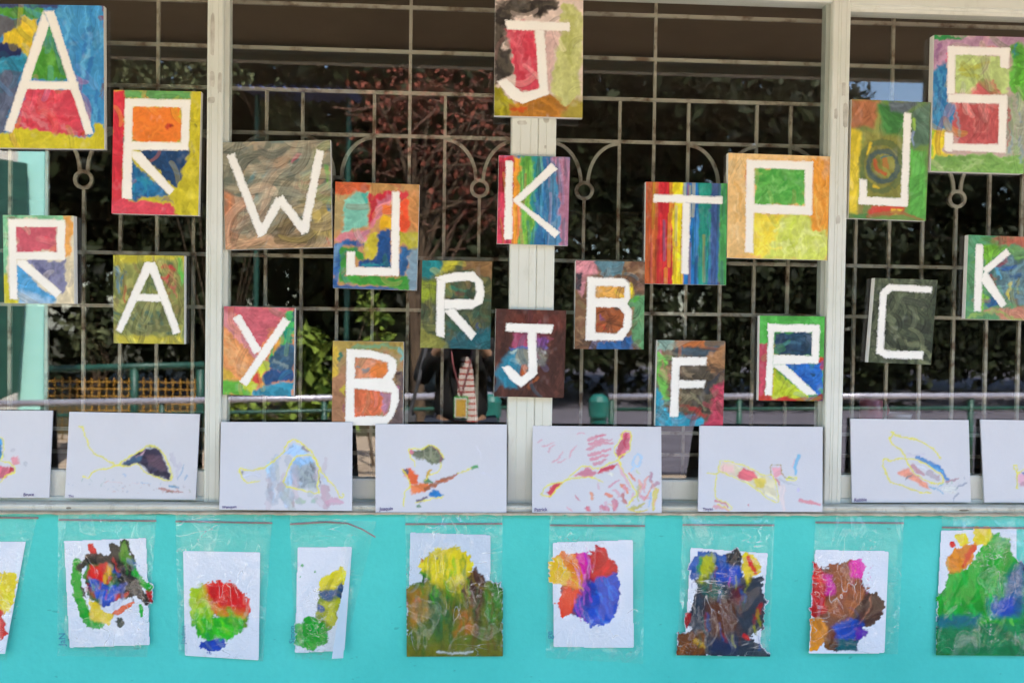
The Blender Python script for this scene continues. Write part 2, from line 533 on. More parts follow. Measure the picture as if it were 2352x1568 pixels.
# ------------------------------------------------------------------ painter: brush work computed per grid point
TAB = np.random.RandomState(7).rand(256, 256)
def vn(x, y, seed=0):
    x = x + seed * 17.31
    y = y + seed * 9.77
    xi, yi = np.floor(x).astype(int), np.floor(y).astype(int)
    fx, fy = x - xi, y - yi
    fx, fy = fx * fx * (3 - 2 * fx), fy * fy * (3 - 2 * fy)
    a, b = TAB[xi & 255, yi & 255], TAB[(xi + 1) & 255, yi & 255]
    c, d = TAB[xi & 255, (yi + 1) & 255], TAB[(xi + 1) & 255, (yi + 1) & 255]
    return (a * (1 - fx) + b * fx) * (1 - fy) + (c * (1 - fx) + d * fx) * fy - 0.5

def sm(a, b, x):
    t = np.clip((x - a) / (b - a), 0, 1)
    return t * t * (3 - 2 * t)

def pts(s):
    return np.array([[float(q) for q in p.split(',')] for p in s.split()])

VIEWS = {'r1': (0, 0, .32958), 'r2': (0, 459.4, .32958), 'r4': (459.4, 459.4, .32958), 'r5': (976.2, 0, .32958), 'r6': (976.2, 459.4, .32958),
         'r7': (1435.5, 287.1, .32958), 'r8': (1835.2, 0, .32958), 'r9': (1835.2, 459.4, .32958), 'r10': (1435.5, 631.6, .32958),
         'b3': (0, 918.7, .4143), 'b4': (516.8, 918.7, .4143), 'b5': (861.3, 918.7, .4143), 'b6': (1320.7, 918.7, .4143), 'b7': (1777.8, 918.7, .4143),
         'z2': (114.8, 775.2, .23804), 'z5': (1263.3, 792.4, .29297), 'z6': (1894.9, 803.9, .23806)}

class Painter:
    def __init__(s, view, corners, cell, base, seed, billow=False):
        s.ox, s.oy, s.k = VIEWS[view]
        s.c = pts(corners) if isinstance(corners, str) else np.array(corners, float)
        tl, tr, br, bl = s.c
        s.nx = max(2, int(np.linalg.norm(tr - tl) * s.k / cell))
        s.ny = max(2, int(np.linalg.norm(bl - tl) * s.k / cell))
        u, v = np.meshgrid(np.linspace(0, 1, s.nx + 1), np.linspace(0, 1, s.ny + 1))
        s.u, s.v = u, v
        P = (tl[None, None] * ((1 - u) * (1 - v))[..., None] + tr * (u * (1 - v))[..., None] + br * (u * v)[..., None] + bl * ((1 - u) * v)[..., None])
        s.X, s.Y = P[..., 0], P[..., 1]
        s.col = np.ones(u.shape + (3,)) * lin(base)
        s.h = np.zeros(u.shape)
        s.painted = np.zeros(u.shape)
        s.letter = np.zeros(u.shape, bool)
        s.rs = np.random.RandomState(seed)
        s.seed = seed
        s.q = s.k / .32958            # brush detail scales with the view
        s.base = lin(base)
        s.billow = billow
    def sdf(s, poly, X, Y):
        n = len(poly)
        d = np.full(X.shape, 1e9)
        inside = np.zeros(X.shape, bool)
        for i in range(n):
            a, b = poly[i], poly[(i + 1) % n]
            e = b - a
            t = np.clip(((X - a[0]) * e[0] + (Y - a[1]) * e[1]) / (e @ e + 1e-9), 0, 1)
            d = np.minimum(d, np.hypot(X - a[0] - t * e[0], Y - a[1] - t * e[1]))
            if a[1] != b[1]:
                cr = ((a[1] > Y) != (b[1] > Y)) & (X < (b[0] - a[0]) * (Y - a[1]) / (b[1] - a[1]) + a[0])
                inside ^= cr
        return np.where(inside, -d, d)
    def region(s, x0, y0, x1, y1):
        return (s.X > x0) & (s.X < x1) & (s.Y > y0) & (s.Y < y1)
    def blend(s, m, al, colr, hh):
        s.col[m] = s.col[m] * (1 - al[:, None]) + colr * al[:, None]
        s.h[m] = s.h[m] * (1 - al) + hh * al
        s.painted[m] = np.maximum(s.painted[m], al)
    def p(s, hexc, poly, soft=6, warp=12, a=1.0, st=0.14, ang=None):
        """painted patch with a wavy edge and brush streaks"""
        poly = pts(poly)
        mg = soft + warp
        m = s.region(poly[:, 0].min() - mg, poly[:, 1].min() - mg, poly[:, 0].max() + mg, poly[:, 1].max() + mg)
        X, Y = s.X[m], s.Y[m]
        if not len(X):
            return s
        sd_ = s.rs.randint(1, 90)
        f = 1 / (38.0 / s.q)
        if s.billow:
            d = s.sdf(poly, X, Y) - 0.75 * warp * (1.5 * np.abs(vn(X * f, Y * f, sd_)) * 2 + 0.9 * np.abs(vn(X * f * 2.6, Y * f * 2.6, sd_ + 3)) * 2 - 1.0)
        else:
            d = s.sdf(poly, X, Y) + warp * (1.3 * vn(X * f, Y * f, sd_) + 0.7 * vn(X * f * 3, Y * f * 3, sd_ + 3))
        al = a * sm(soft, -soft, d)
        an = s.rs.uniform(0, math.pi) if ang is None else math.radians(ang)
        k = 1 / s.q
        # brush direction wanders, streaks are broad and soft
        wx, wy = 70 * k * vn(X / 170 / k, Y / 170 / k, sd_ + 5), 70 * k * vn(X / 170 / k, Y / 170 / k, sd_ + 6)
        U, V = (X + wx) * math.cos(an) + (Y + wy) * math.sin(an), -(X + wx) * math.sin(an) + (Y + wy) * math.cos(an)
        n = 0.45 * vn(U / 110 / k, V / 11 / k, sd_ + 1) + 0.8 * vn(U / 150 / k, V / 30 / k, sd_ + 2)
        n2 = vn(X / 75 / k, Y / 75 / k, sd_ + 8) + 0.5 * vn(X / 28 / k, Y / 28 / k, sd_ + 9)
        br = 1 + st * 1.1 * n + st * 1.5 * n2
        # single brush or finger passes with a thin darker line along their edges
        x0, y0 = poly.min(0)
        x1, y1 = poly.max(0)
        for _ in range(int(min(26, (x1 - x0) * (y1 - y0) / (58 * k) ** 2))):
            cx, cy = s.rs.uniform(x0, x1), s.rs.uniform(y0, y1)
            t = an + s.rs.normal() * .45
            hl, hw = s.rs.uniform(40, 110) * k, s.rs.uniform(9, 19) * k
            uu, vv = (X - cx) * math.cos(t) + (Y - cy) * math.sin(t), -(X - cx) * math.sin(t) + (Y - cy) * math.cos(t)
            vv = vv + s.rs.uniform(-.004, .004) / k * uu ** 2
            dd = np.hypot(np.maximum(np.abs(uu) - hl, 0), vv)
            mk = sm(hw * 1.05, hw * .75, dd) * s.rs.uniform(.4, 1)
            br = br * (1 - mk) + mk * (1 + st * s.rs.uniform(-1.3, 1.3)) * (1 + .35 * st * vn(uu / 60 / k, vv / 5 / k, sd_))
            br = br * (1 - 0.9 * st * np.exp(-((dd - hw) / (2.4 * k)) ** 2))
        c = lin(hexc)[None] * np.clip(br, .35, 1.7)[:, None]
        # thin paint lets the primed ground through
        thin = np.clip(0.5 * st * (n2 - 0.1), 0, 0.16)[:, None] * (.06 + .94 * math.sqrt(lin(hexc).max()))  * (.25 if s.billow else 1)
        c = c * (1 - thin) + 0.78 * thin
        s.blend(m, al, np.clip(c, 0.004, 0.86), n)
        return s
    def s(s, hexc, w, line, a=0.95, st=0.2):
        """one brush stroke along a line"""
        ln = pts(line) if isinstance(line, str) else line
        taper = 0.0
        if len(ln) == 2 and isinstance(line, str) and w < 70:
            e = ln[1] - ln[0]
            ln = np.array([ln[0], (ln[0] + ln[1]) / 2 + np.array([-e[1], e[0]]) * s.rs.uniform(-.13, .13), ln[1]])
            taper = 0.55
        if len(ln) > 2:
            q = np.vstack([2 * ln[0] - ln[1], ln, 2 * ln[-1] - ln[-2]])
            tt = np.linspace(0, 1, 5)[:-1, None]
            seg = []
            for i in range(len(ln) - 1):
                a0, a1, a2, a3 = q[i:i + 4]
                seg.append(.5 * (2 * a1 + (a2 - a0) * tt + (2 * a0 - 5 * a1 + 4 * a2 - a3) * tt ** 2 + (3 * a1 - a0 - 3 * a2 + a3) * tt ** 3))
            ln = np.vstack(seg + [ln[-1:]])
        w2 = w / 2.0
        m = s.region(ln[:, 0].min() - w, ln[:, 1].min() - w, ln[:, 0].max() + w, ln[:, 1].max() + w)
        X, Y = s.X[m], s.Y[m]
        if not len(X):
            return s
        best = np.full(X.shape, 1e9)
        acr = np.zeros(X.shape)
        alo = np.zeros(X.shape)
        L = 0.0
        if len(ln) == 1:
            ln = np.vstack([ln, ln + 0.5])
        for i in range(len(ln) - 1):
            e = ln[i + 1] - ln[i]
            le = np.linalg.norm(e) + 1e-9
            t = np.clip(((X - ln[i, 0]) * e[0] + (Y - ln[i, 1]) * e[1]) / le ** 2, 0, 1)
            dx, dy = X - ln[i, 0] - t * e[0], Y - ln[i, 1] - t * e[1]
            d = np.hypot(dx, dy)
            better = d < best
            best = np.where(better, d, best)
            acr = np.where(better, (dx * -e[1] + dy * e[0]) / le, acr)
            alo = np.where(better, L + t * le, alo)
            L += le
        if taper:
            best = best / np.clip(1.05 - taper * (alo / (L + 1e-6)) ** 1.6 - .3 * taper * np.exp(-alo / (w * .5)), .3, 1.2)
        sd_ = s.rs.randint(1, 90)
        n = vn(alo / (w * 2.2 + 10), acr / max(w * 0.13, 3.0), sd_)
        ed = best + w * (0.14 * vn(X / (w * .5), Y / (w * .5), sd_ + 1) + .1 * vn(X / 9, Y / 9, sd_ + 2)) * 2
        al = a * sm(w2 * 1.08, w2 * 0.72, ed) * np.clip(0.92 + 0.5 * n, 0, 1)
        rd = np.exp(-((best - w2 * .86) / max(w * .07, 2.2)) ** 2) if w > 12 else 0.0
        c = np.clip(lin(hexc)[None] * ((1 + st * 1.3 * n) * (1 - st * .8 * rd))[:, None], 0.004, 0.86)
        s.blend(m, al, c, n)
        return s
    def d(s, hexc, x, y, r):
        return s.s(hexc, r * 2, np.array([[x, y]], float))
    def m(s, n, pal, w, l, ang=0, spread=90, box=None, a=0.75, poly=None):
        """many loose smears with colours of a palette"""
        pal = pal.split()
        x0, y0, x1, y1 = box or (s.X.min(), s.Y.min(), s.X.max(), s.Y.max())
        pg = pts(poly) if poly else None
        for _ in range(n):
            x, y = s.rs.uniform(x0, x1), s.rs.uniform(y0, y1)
            if pg is not None:
                x0, y0 = pg.min(0)
                x1, y1 = pg.max(0)
                for _t in range(30):
                    x, y = s.rs.uniform(x0, x1), s.rs.uniform(y0, y1)
                    if s.sdf(pg, np.array([x]), np.array([y]))[0] < -w * 0.45:
                        break
                else:
                    continue
            t = math.radians(ang + s.rs.uniform(-spread, spread))
            ll = l * s.rs.uniform(.5, 1.2) / 2
            bend = s.rs.uniform(-.35, .35) * ll
            dx, dy = math.cos(t), math.sin(t)
            ln = np.array([[x - dx * ll, y - dy * ll], [x - dy * bend * .7, y + dx * bend * .7], [x + dx * ll, y + dy * ll]])
            s.s(pal[s.rs.randint(len(pal))], w * s.rs.uniform(.6, 1.3), ln, a)
        return s
    def dots(s, n, pal, r, box, a=0.8):
        pal = pal.split()
        for _ in range(n):
            x, y = s.rs.uniform(box[0], box[2]), s.rs.uniform(box[1], box[3])
            s.s(pal[s.rs.randint(len(pal))], r * s.rs.uniform(.6, 2.0), np.array([[x, y], [x + s.rs.normal() * r, y + s.rs.normal() * r]]), a)
        return s
    def L(s, *polys, holes=(), w=None, rag=9):
        """the masked letter: unpainted canvas with a ragged edge; with w the polys are tape lines"""
        nz = rag * (vn(s.X / 7, s.Y / 7, s.seed + 3) * 0.75 + vn(s.X / 45, s.Y / 45, s.seed + 4) * 0.35)
        tot = np.full(s.X.shape, 1e9)
        for q in polys:
            q = pts(q)
            if w:
                for i in range(len(q) - 1):
                    e = q[i + 1] - q[i]
                    e = e / np.linalg.norm(e)
                    nn = np.array([-e[1], e[0]]) * w / 2
                    tot = np.minimum(tot, s.sdf(np.array([q[i] + nn, q[i + 1] + nn, q[i + 1] - nn, q[i] - nn]), s.X, s.Y))
            else:
                tot = np.minimum(tot, s.sdf(q, s.X, s.Y))
        for q in holes:
            tot = np.maximum(tot, -s.sdf(pts(q), s.X, s.Y))
        s.letter |= (tot + nz) < 0
        s.ltot = tot + nz
        return s
    def wet(s, r, keep=0.4, crisp=True):
        """wet paint: neighbouring colours bleed into each other, the outer edge stays crisp"""
        n = max(1, int(r * s.k / 1.6))
        ker = np.exp(-(np.arange(-2 * n, 2 * n + 1) / n) ** 2)
        ker /= ker.sum()
        w = s.painted ** 2 + 1e-4
        if crisp:
            # take the ground back out of half covered points first
            a0 = np.clip(s.painted, .05, 1)[..., None]
            pure = np.clip((s.col - s.base * (1 - a0)) / a0, .003, .86)
        else:
            pure = s.col
            w = np.ones_like(w)
        def bl(A):
            for ax in (0, 1):
                P_ = np.pad(A, [(2 * n, 2 * n) if i == ax else (0, 0) for i in range(2)], mode='edge')
                A = sum(ker[i] * np.take(P_, range(i, i + A.shape[ax]), axis=ax) for i in range(4 * n + 1))
            return A
        W = bl(w)
        B = np.stack([bl(pure[..., i] * w) / W for i in range(3)], -1)
        mix = B * (1 - keep) + pure * keep
        if crisp:
            a1 = sm(.3, .62, s.painted)[..., None]
            s.col = s.base * (1 - a1) + mix * a1
        else:
            s.col = mix
        return s
    def smudge(s, amp, scale, seed=0, streak=0.12):
        """drags the paint: every point takes its colour from a wandering neighbour"""
        k = s.q
        dx = amp / k * (vn(s.X / scale * k, s.Y / scale * k, s.seed + seed) + .5 * vn(s.X / scale * 3 * k, s.Y / scale * 3 * k, s.seed + seed + 1)) * 2
        dy = amp / k * (vn(s.X / scale * k, s.Y / scale * k, s.seed + seed + 2) + .5 * vn(s.X / scale * 3 * k, s.Y / scale * 3 * k, s.seed + seed + 3)) * 2
        cx = (s.X[0, -1] - s.X[0, 0]) / s.nx
        cy = (s.Y[-1, 0] - s.Y[0, 0]) / s.ny
        I, J = np.mgrid[0:s.ny + 1, 0:s.nx + 1]
        fi, fj = np.clip(I + dy / cy, 0, s.ny - 1e-3), np.clip(J + dx / cx, 0, s.nx - 1e-3)
        i0, j0 = fi.astype(int), fj.astype(int)
        a, b = (fi - i0)[..., None], (fj - j0)[..., None]
        c = s.col
        i1, j1 = np.minimum(i0 + 1, s.ny), np.minimum(j0 + 1, s.nx)
        s.col = (c[i0, j0] * (1 - a) + c[i1, j0] * a) * (1 - b) + (c[i0, j1] * (1 - a) + c[i1, j1] * a) * b
        # tone of the paint varies with the spread of the drag
        g = np.gradient(dx, axis=1) / abs(cx) + np.gradient(dy, axis=0) / abs(cy)
        s.col = np.clip(s.col * np.clip(1 + streak * g, .7, 1.35)[..., None], .003, .87)
        return s
    def ridges(s, n, w=46, l=150, ang=0, spread=90, amt=1.0, bend=.45):
        """separate passes of a loaded brush: striations inside, one edge painted in shade, the other highlighted"""
        for _ in range(n):
            cx, cy = s.rs.uniform(s.X.min(), s.X.max()), s.rs.uniform(s.Y.min(), s.Y.max())
            hl, hw = l * s.rs.uniform(.3, .7), w * s.rs.uniform(.3, .65)
            m = s.region(cx - hl - w, cy - hl - w, cx + hl + w, cy + hl + w)
            X, Y = s.X[m], s.Y[m]
            if not len(X):
                continue
            t = math.radians(ang + s.rs.uniform(-spread, spread))
            u, v = (X - cx) * math.cos(t) + (Y - cy) * math.sin(t), -(X - cx) * math.sin(t) + (Y - cy) * math.cos(t)
            v = v + s.rs.uniform(-bend, bend) / hl * u ** 2
            d = np.hypot(np.maximum(np.abs(u) - hl, 0), v)
            mk = sm(hw * 1.08, hw * .85, d)
            sd_ = s.rs.randint(1, 90)
            f = 1 + amt * (mk * (s.rs.uniform(-.3, .34) + .5 * vn(u / 80, v / 5.5, sd_)) - .42 * np.exp(-((v - hw) / 3.2) ** 2) * sm(hl, hl * .6, np.abs(u)) + .25 * np.exp(-((v + hw) / 3.4) ** 2) * sm(hl, hl * .6, np.abs(u)))  # shade and highlight of a raised edge are put into the colour
            c = s.col[m]
            tint = c[s.rs.randint(len(X))]
            al = (.4 * amt * mk)[:, None]
            s.col[m] = np.clip((c * (1 - al) + tint * al) * np.clip(f, .4, 1.7)[:, None], .003, .87)
        return s
    def pix(s):
        """grid points in picture units"""
        return s.ox + s.X * s.k, s.oy + s.Y * s.k

def grid_mesh(name, V, keep, cols, org, smooth=True):
    """quads of a (ny+1, nx+1, 3) grid where keep is true, with the colour attribute"""
    ny, nx = keep.shape
    idx = np.arange((ny + 1) * (nx + 1)).reshape(ny + 1, nx + 1)
    q = np.stack([idx[1:, :-1], idx[1:, 1:], idx[:-1, 1:], idx[:-1, :-1]], -1)[keep]
    used = np.unique(q)
    rm = np.full(idx.size, -1)
    rm[used] = np.arange(len(used))
    me = mesh(name, V.reshape(-1, 3)[used] - org, rm[q], smooth)
    if cols is not None:
        at_ = me.color_attributes.new('Col', 'FLOAT_COLOR', 'POINT')
        c = np.ones((len(used), 4))
        c[:, :3] = cols.reshape(-1, 3)[used]
        at_.data.foreach_set('color', c.ravel())
    return me

def plane_grid(P, Yf):
    """world positions of a painter grid on the plane(s) y = Yf (array or number)"""
    px, py = P.pix()
    d = np.stack([(px - PW / 2) / PF, np.ones_like(px), (PH / 2 - py) / PF], -1) @ MR.T
    t = (Yf - CAM[1]) / d[..., 1]
    return CAM + d * t[..., None]

# ------------------------------------------------------------------ letter canvases
GL_Y = -0.004                     # outer face of the glass
def canvas(P, label, depth=0.019, back=GL_Y - 0.002, drag=1.0, brush=(16, 40, 130, 0, 90, .55)):
    P.wet(9, 0.6, False).smudge(16 * drag, 60, 1, .07).smudge(6 * drag, 22, 7, .05)
    mot = 1 + .2 * vn(P.X / 55, P.Y / 55, P.seed + 11) + .1 * vn(P.X / 22, P.Y / 22, P.seed + 12)
    thin = np.clip(.5 * (vn(P.X / 70, P.Y / 70, P.seed + 14) + .5 * vn(P.X / 20, P.Y / 34, P.seed + 15) - .3), 0, .22)[..., None] * (.1 + .9 * np.sqrt(P.col.max(-1, keepdims=True)))
    P.col = np.clip(P.col * mot[..., None] * (1 - thin) + .74 * thin, .003, .87)
    P.ridges(*brush)
    Yf = back - depth
    V = plane_grid(P, Yf)
    # bilinear in the plane so that the block below fits exactly
    tl, tr, br, bl = V[0, 0], V[0, -1], V[-1, -1], V[-1, 0]
    u, v = P.u[..., None], P.v[..., None]
    V = tl * (1 - u) * (1 - v) + tr * u * (1 - v) + br * u * v + bl * (1 - u) * v
    base = V[-1].mean(0) + np.array([0, depth / 2, 0])
    root = empty('letter_canvas', base)
    tag(root, label, 'painting', 'letter canvases stuck on the window')
    # wrapped canvas block
    ins = 0.0006
    mb = MB()
    cs = [tl, tr, br, bl]
    ctr = sum(cs) / 4
    fr = [c + (ctr - c) / np.linalg.norm(ctr - c) * 0.0015 + np.array([0, 0.0012, 0]) for c in cs]
    rim = [c + np.array([0, 0.003, 0]) for c in cs]
    bk = [c + np.array([0, depth, 0]) for c in cs]
    mb.add(fr + rim + bk, [(3, 2, 1, 0), (8, 9, 10, 11)] + [(a, (a + 1) % 4, 4 + (a + 1) % 4, 4 + a) for a in range(4)]
           + [(4 + a, 4 + (a + 1) % 4, 8 + (a + 1) % 4, 8 + a) for a in range(4)])
    mb.build('canvas_block', M['edge'], root)
    # front
    c = P.letter
    cell_letter = (c[:-1, :-1].astype(int) + c[1:, :-1] + c[:-1, 1:] + c[1:, 1:]) >= 2
    Vp = V.copy()
    Vp[..., 1] -= np.clip(0.0006 + 0.0006 * P.h, 0.0002, 0.0012)
    link('paint_layer', grid_mesh('paint_layer', Vp, ~cell_letter, np.clip(P.col, 0.004, 0.88), base), M['paint'], root)
    bleed = np.clip(.62 * sm(-9, 1, P.ltot + 5 * vn(P.X / 10, P.Y / 10, P.seed + 20)) * (.3 + 1.2 * vn(P.X / 60, P.Y / 60, P.seed + 21) + .5), 0, .8)[..., None]
    wh = lin('f1eee3') * (1 + .05 * vn(P.X / 80, P.Y / 80, P.seed + 22) + .03 * vn(P.X / 9, P.Y / 9, P.seed + 23))[..., None]
    link('letter', grid_mesh('letter', V, cell_letter, np.clip(wh * (1 - bleed) + P.col * bleed, 0, .9), base), M['canvas'], root)
    return root

def new(view, corners, base, seed, cell=1.6):
    return Painter(view, corners, cell, base, seed)

def jitter(P, n=22, w=26, l=120, ang=0, spread=90, amt=0.75):
    """smears that drag the colours already there"""
    for _ in range(n):
        i, j = P.rs.randint(P.ny + 1), P.rs.randint(P.nx + 1)
        c = np.clip(P.col[i, j] * P.rs.uniform(.75, 1.25), 0, 1)
        srgb = np.where(c <= .0031308, c * 12.92, 1.055 * c ** (1 / 2.4) - .055)
        hx = ''.join('%02x' % int(max(0, min(255, q * 255))) for q in srgb)
        x, y = P.X[i, j], P.Y[i, j]
        P.m(1, hx, w, l, ang, spread, (x, y, x + 1, y + 1), amt)
    return P

P = new('r1', '-45,28 722,42 728,1040 -42,1030', '3f8fc4', 1)
P.m(70, '2f7fc0 57a8d8 2a6cb0 4a9ccf 3f90c8 62b4dc', 30, 160, 80, 25, (380, 40, 725, 860))
P.p('4f9a35', '-60,20 290,20 300,60 290,130 120,125 -60,110').p('3b4a7a', '-60,20 400,30 400,75 330,60 -60,45')
P.p('5f6168', '-60,110 130,120 155,160 100,210 -60,290').p('e2c22f', '150,135 280,130 200,400 30,300 30,235 120,200')
P.p('1f2a5a', '-60,310 60,300 110,295 140,340 130,390 60,420 -60,400').p('2b8fae', '-60,410 190,400 160,510 -60,520', st=.25)
P.p('5a6580', '-60,500 150,510 100,700 20,930 -60,930', ang=80, st=.25)
P.p('4f9a35', '340,170 205,560 485,568').m(24, '3f8a2a 6ab04a 58a040', 26, 70, 70, 30, poly='335,200 225,550 465,555')
P.p('d8475a', '190,615 510,625 595,945 85,935').m(26, 'c83040 d86a74 e0606a cf4656 d87f86', 34, 150, 15, 40, poly='195,635 500,640 580,930 105,925')
P.p('cdc22a', '-60,935 200,900 560,950 640,930 655,855 725,850 740,1050 -60,1045', ang=5)
P.s('8a2f20', 22, '716,50 716,200').s('6a4a3a', 25, '715,590 690,660').d('8a2f20', 700, 125, 22).s('8a2f20', 14, '722,540 718,680').d('a82820', 580, 930, 16)
P.L('300,75 345,170 85,930 25,910', '300,75 378,75 652,930 597,940 340,170', '170,562 545,568 552,628 150,622')
canvas(P, 'large canvas with white letter A over blue, green and pink paint, upper left corner', brush=(50, 50, 200, 75, 35, .5))

P = new('r1', '792,628 1402,640 1382,1503 778,1487', 'c8bb35', 2)
P.p('d03040', '785,625 875,640 850,1390 860,1490 770,1490', ang=90).p('5f9a55', '850,625 1330,635 1330,695 870,690', ang=0)
P.p('c8bb2c', '1325,635 1410,635 1390,1510 1240,1510 1215,1330 1300,1050', ang=80, st=.2)
P.p('f08030', '915,740 1270,742 1265,985 915,985', ang=10).d('c03028', 1168, 887, 22).d('7a2a20', 1180, 885, 10)
P.s('4f8a3a', 12, '925,983 1255,988').p('1f456f', '955,1040 1310,1040 1285,1180 1230,1330', st=.3).p('1f6fa0', '905,1090 1160,1360 905,1385', st=.3)
P.m(14, '2a90b0 1a4a80 2f9aa8', 24, 60, 60, 40, poly='918,1110 1140,1350 918,1380').p('d84858', '770,1380 900,1390 1200,1420 1260,1510 770,1495', ang=5)
P.d('6a6a30', 1365, 878, 14).s('2a7a90', 12, '862,960 850,1370').s('8a7a68', 40, '1150,1385 1210,1400')
P.L('870,685 925,690 918,1385 850,1380', '870,685 1328,695 1325,752 870,742', '1265,700 1328,700 1315,1050 1258,1050',
    '890,985 1318,992 1310,1050 880,1045', '918,1050 985,1062 1215,1320 1180,1362 915,1095')
canvas(P, 'canvas with white letter R, orange square inside, red and yellow border')

P = new('r2', '20,105 512,110 518,722 30,718', 'd8ceb0', 3)
P.p('7fbf90', '10,95 515,100 515,135 60,130 55,520 15,520').s('2f8a5a', 10, '60,118 320,118').p('c8c030', '22,520 64,520 72,690 140,690 140,728 22,728')
P.p('e0a050', '450,105 508,105 502,420 445,420', ang=90).p('d8cba8', '445,400 520,400 520,728 370,728 430,640', soft=15)
P.p('c85a68', '105,178 402,180 402,366 105,368', st=.1).s('d84858', 40, '330,270 350,310', .5)
P.p('7d7f9f', '165,410 462,410 465,600 430,645', st=.2).p('55587f', '250,445 330,480 360,560 300,520', soft=20)
P.p('4f9fd0', '112,440 390,690 370,722 125,722', st=.25).p('9fc0d8', '140,640 330,690 370,725 130,725', soft=25)
P.L('55,130 112,135 122,690 68,690', '55,130 455,137 455,190 55,185', '395,140 455,140 450,415 395,415', '60,360 455,360 455,418 60,415',
    '118,415 178,418 432,640 388,680 118,450', rag=6)
canvas(P, 'small pale canvas with white letter R, pink square and light blue triangle', 0.022)

P = new('r2', '790,382 1285,388 1283,1003 792,997', '7f8548', 4)
P.m(90, '6f7a40 969a50 52623a b0ae60 40665a 8a7a48', 34, 130, 80, 50, a=.85)
P.p('c0b535', '785,375 1290,380 1280,430 1100,415 900,440 785,440', soft=14, st=.25).p('c0b540', '785,935 1290,955 1290,1010 785,1005', soft=14, st=.25)
P.s('3f7fae', 30, '825,470 830,650').s('c0453a', 16, '880,600 870,720').s('c03038', 30, '1150,470 1200,480 1160,540').s('b85a50', 22, '1130,540 1230,680')
P.s('5fb84a', 40, '1250,420 1260,600').s('2f6a80', 25, '870,500 850,600').s('b8705a', 20, '1180,500 1215,620').s('9a8a4a', 16, '1060,395 1130,450')
P.p('6f7548', '945,705 1115,705 1200,925 865,925', st=.25).m(40, '5f7048 7f8450 4a6a5a 8a8a58 6a6a40', 26, 90, 70, 60, poly='945,715 1105,715 1190,915 880,915')
P.m(8, '5f7a48 4f6a40', 14, 70, 85, 15, poly='1040,540 985,650 1095,650')
P.L('1010,432 1080,432 1045,505 850,930 805,905', '1012,432 1082,432 1262,922 1208,935 1045,500', '960,650 1110,655 1135,708 935,705')
canvas(P, 'small canvas with white letter A on olive green strokes', drag=.6, brush=(60, 34, 130, 75, 45, .9))

P = new('r4', '157,-401 908,-419 922,328 178,347', '8f8a72', 5)
P.m(70, '7f8474 646a5c 9a9078 a5866c 567672 8a8a70 b49c78 6a6e60 94806a', 76, 230, -30, 35, a=.85).m(60, '70766a 5c6256 a89c84 9a8066 5f7a78 b8a684', 40, 170, -25, 50)
P.p('b07048', '160,-70 215,-50 240,100 230,335 170,350', soft=25, st=.25).p('c09a72', '230,240 560,250 920,305 925,340 170,352', soft=30, st=.25)
P.p('b09a50', '775,60 900,60 918,260 800,260', soft=20, st=.25).s('5f9a45', 30, '880,-240 890,-100').s('4f8f98', 35, '380,-190 340,-120').s('b07078', 35, '690,-310 640,-260')
P.s('9a3048', 14, '690,-300 650,-270').s('a03858', 14, '705,-130 715,-90').s('2f6f90', 30, '890,30 910,90').s('7a6a40', 45, '490,220 620,150 580,270 820,270')
P.s('c5705a', 26, '880,270 900,300').m(14, 'b8705a c89070', 22, 60, 80, 60, (185, 100, 260, 330))
P.m(14, 'a8a090 6a6458 8f9284', 10, 120, -30, 30)
P.L('212,-318 432,250', '432,225 555,-10', '550,-20 735,230', '725,230 838,-350', w=60, rag=14)
canvas(P, 'square canvas with white letter W on grey-brown smeared paint', drag=.5, brush=(85, 62, 210, -30, 45, 1.0))

P = new('r4', '167,740 660,752 652,1368 160,1355', 'e0905a', 6)
P.p('c8606a', '160,735 665,745 560,830 420,1045 250,800 160,790', st=.2).p('d0868a', '160,760 240,815 395,1080 370,1105 160,860')
P.p('e0955a', '155,850 375,1100 290,1275 155,1250', ang=55, st=.2).m(16, 'e8a868 d87f48 e8b078', 18, 140, 50, 12, poly='165,900 350,1100 280,1240 165,1200')
P.p('d8b040', '155,1150 270,1250 160,1262', soft=12).p('5fae3c', '155,1258 290,1275 345,1355 150,1362').p('c5cf40', '305,1295 430,1115 505,1105 440,1230 350,1358')
P.p('d04840', '350,1245 390,1190 440,1250 400,1290').p('3fae5a', '600,790 660,760 655,950 600,1045 475,1090 490,1020').p('e0a045', '520,1000 560,980 570,1040 510,1060')
P.p('1f8f70', '560,900 655,880 645,1010 600,1010', st=.25).p('3a5f78', '480,1090 600,1000 660,1000 655,1200 490,1160', st=.3).p('1f4a78', '435,1245 490,1160 655,1195 655,1260 450,1285', st=.3)
P.p('2f8fa8', '345,1362 420,1290 655,1265 655,1372', ang=5, st=.25).s('3a4a6a', 22, '648,760 642,850').s('8fa098', 30, '520,1110 620,1180', .6)
P.L('255,808 405,1060', '605,830 300,1280', w=60, rag=12)
canvas(P, 'canvas with white letter Y over pink, orange, green and blue patches')

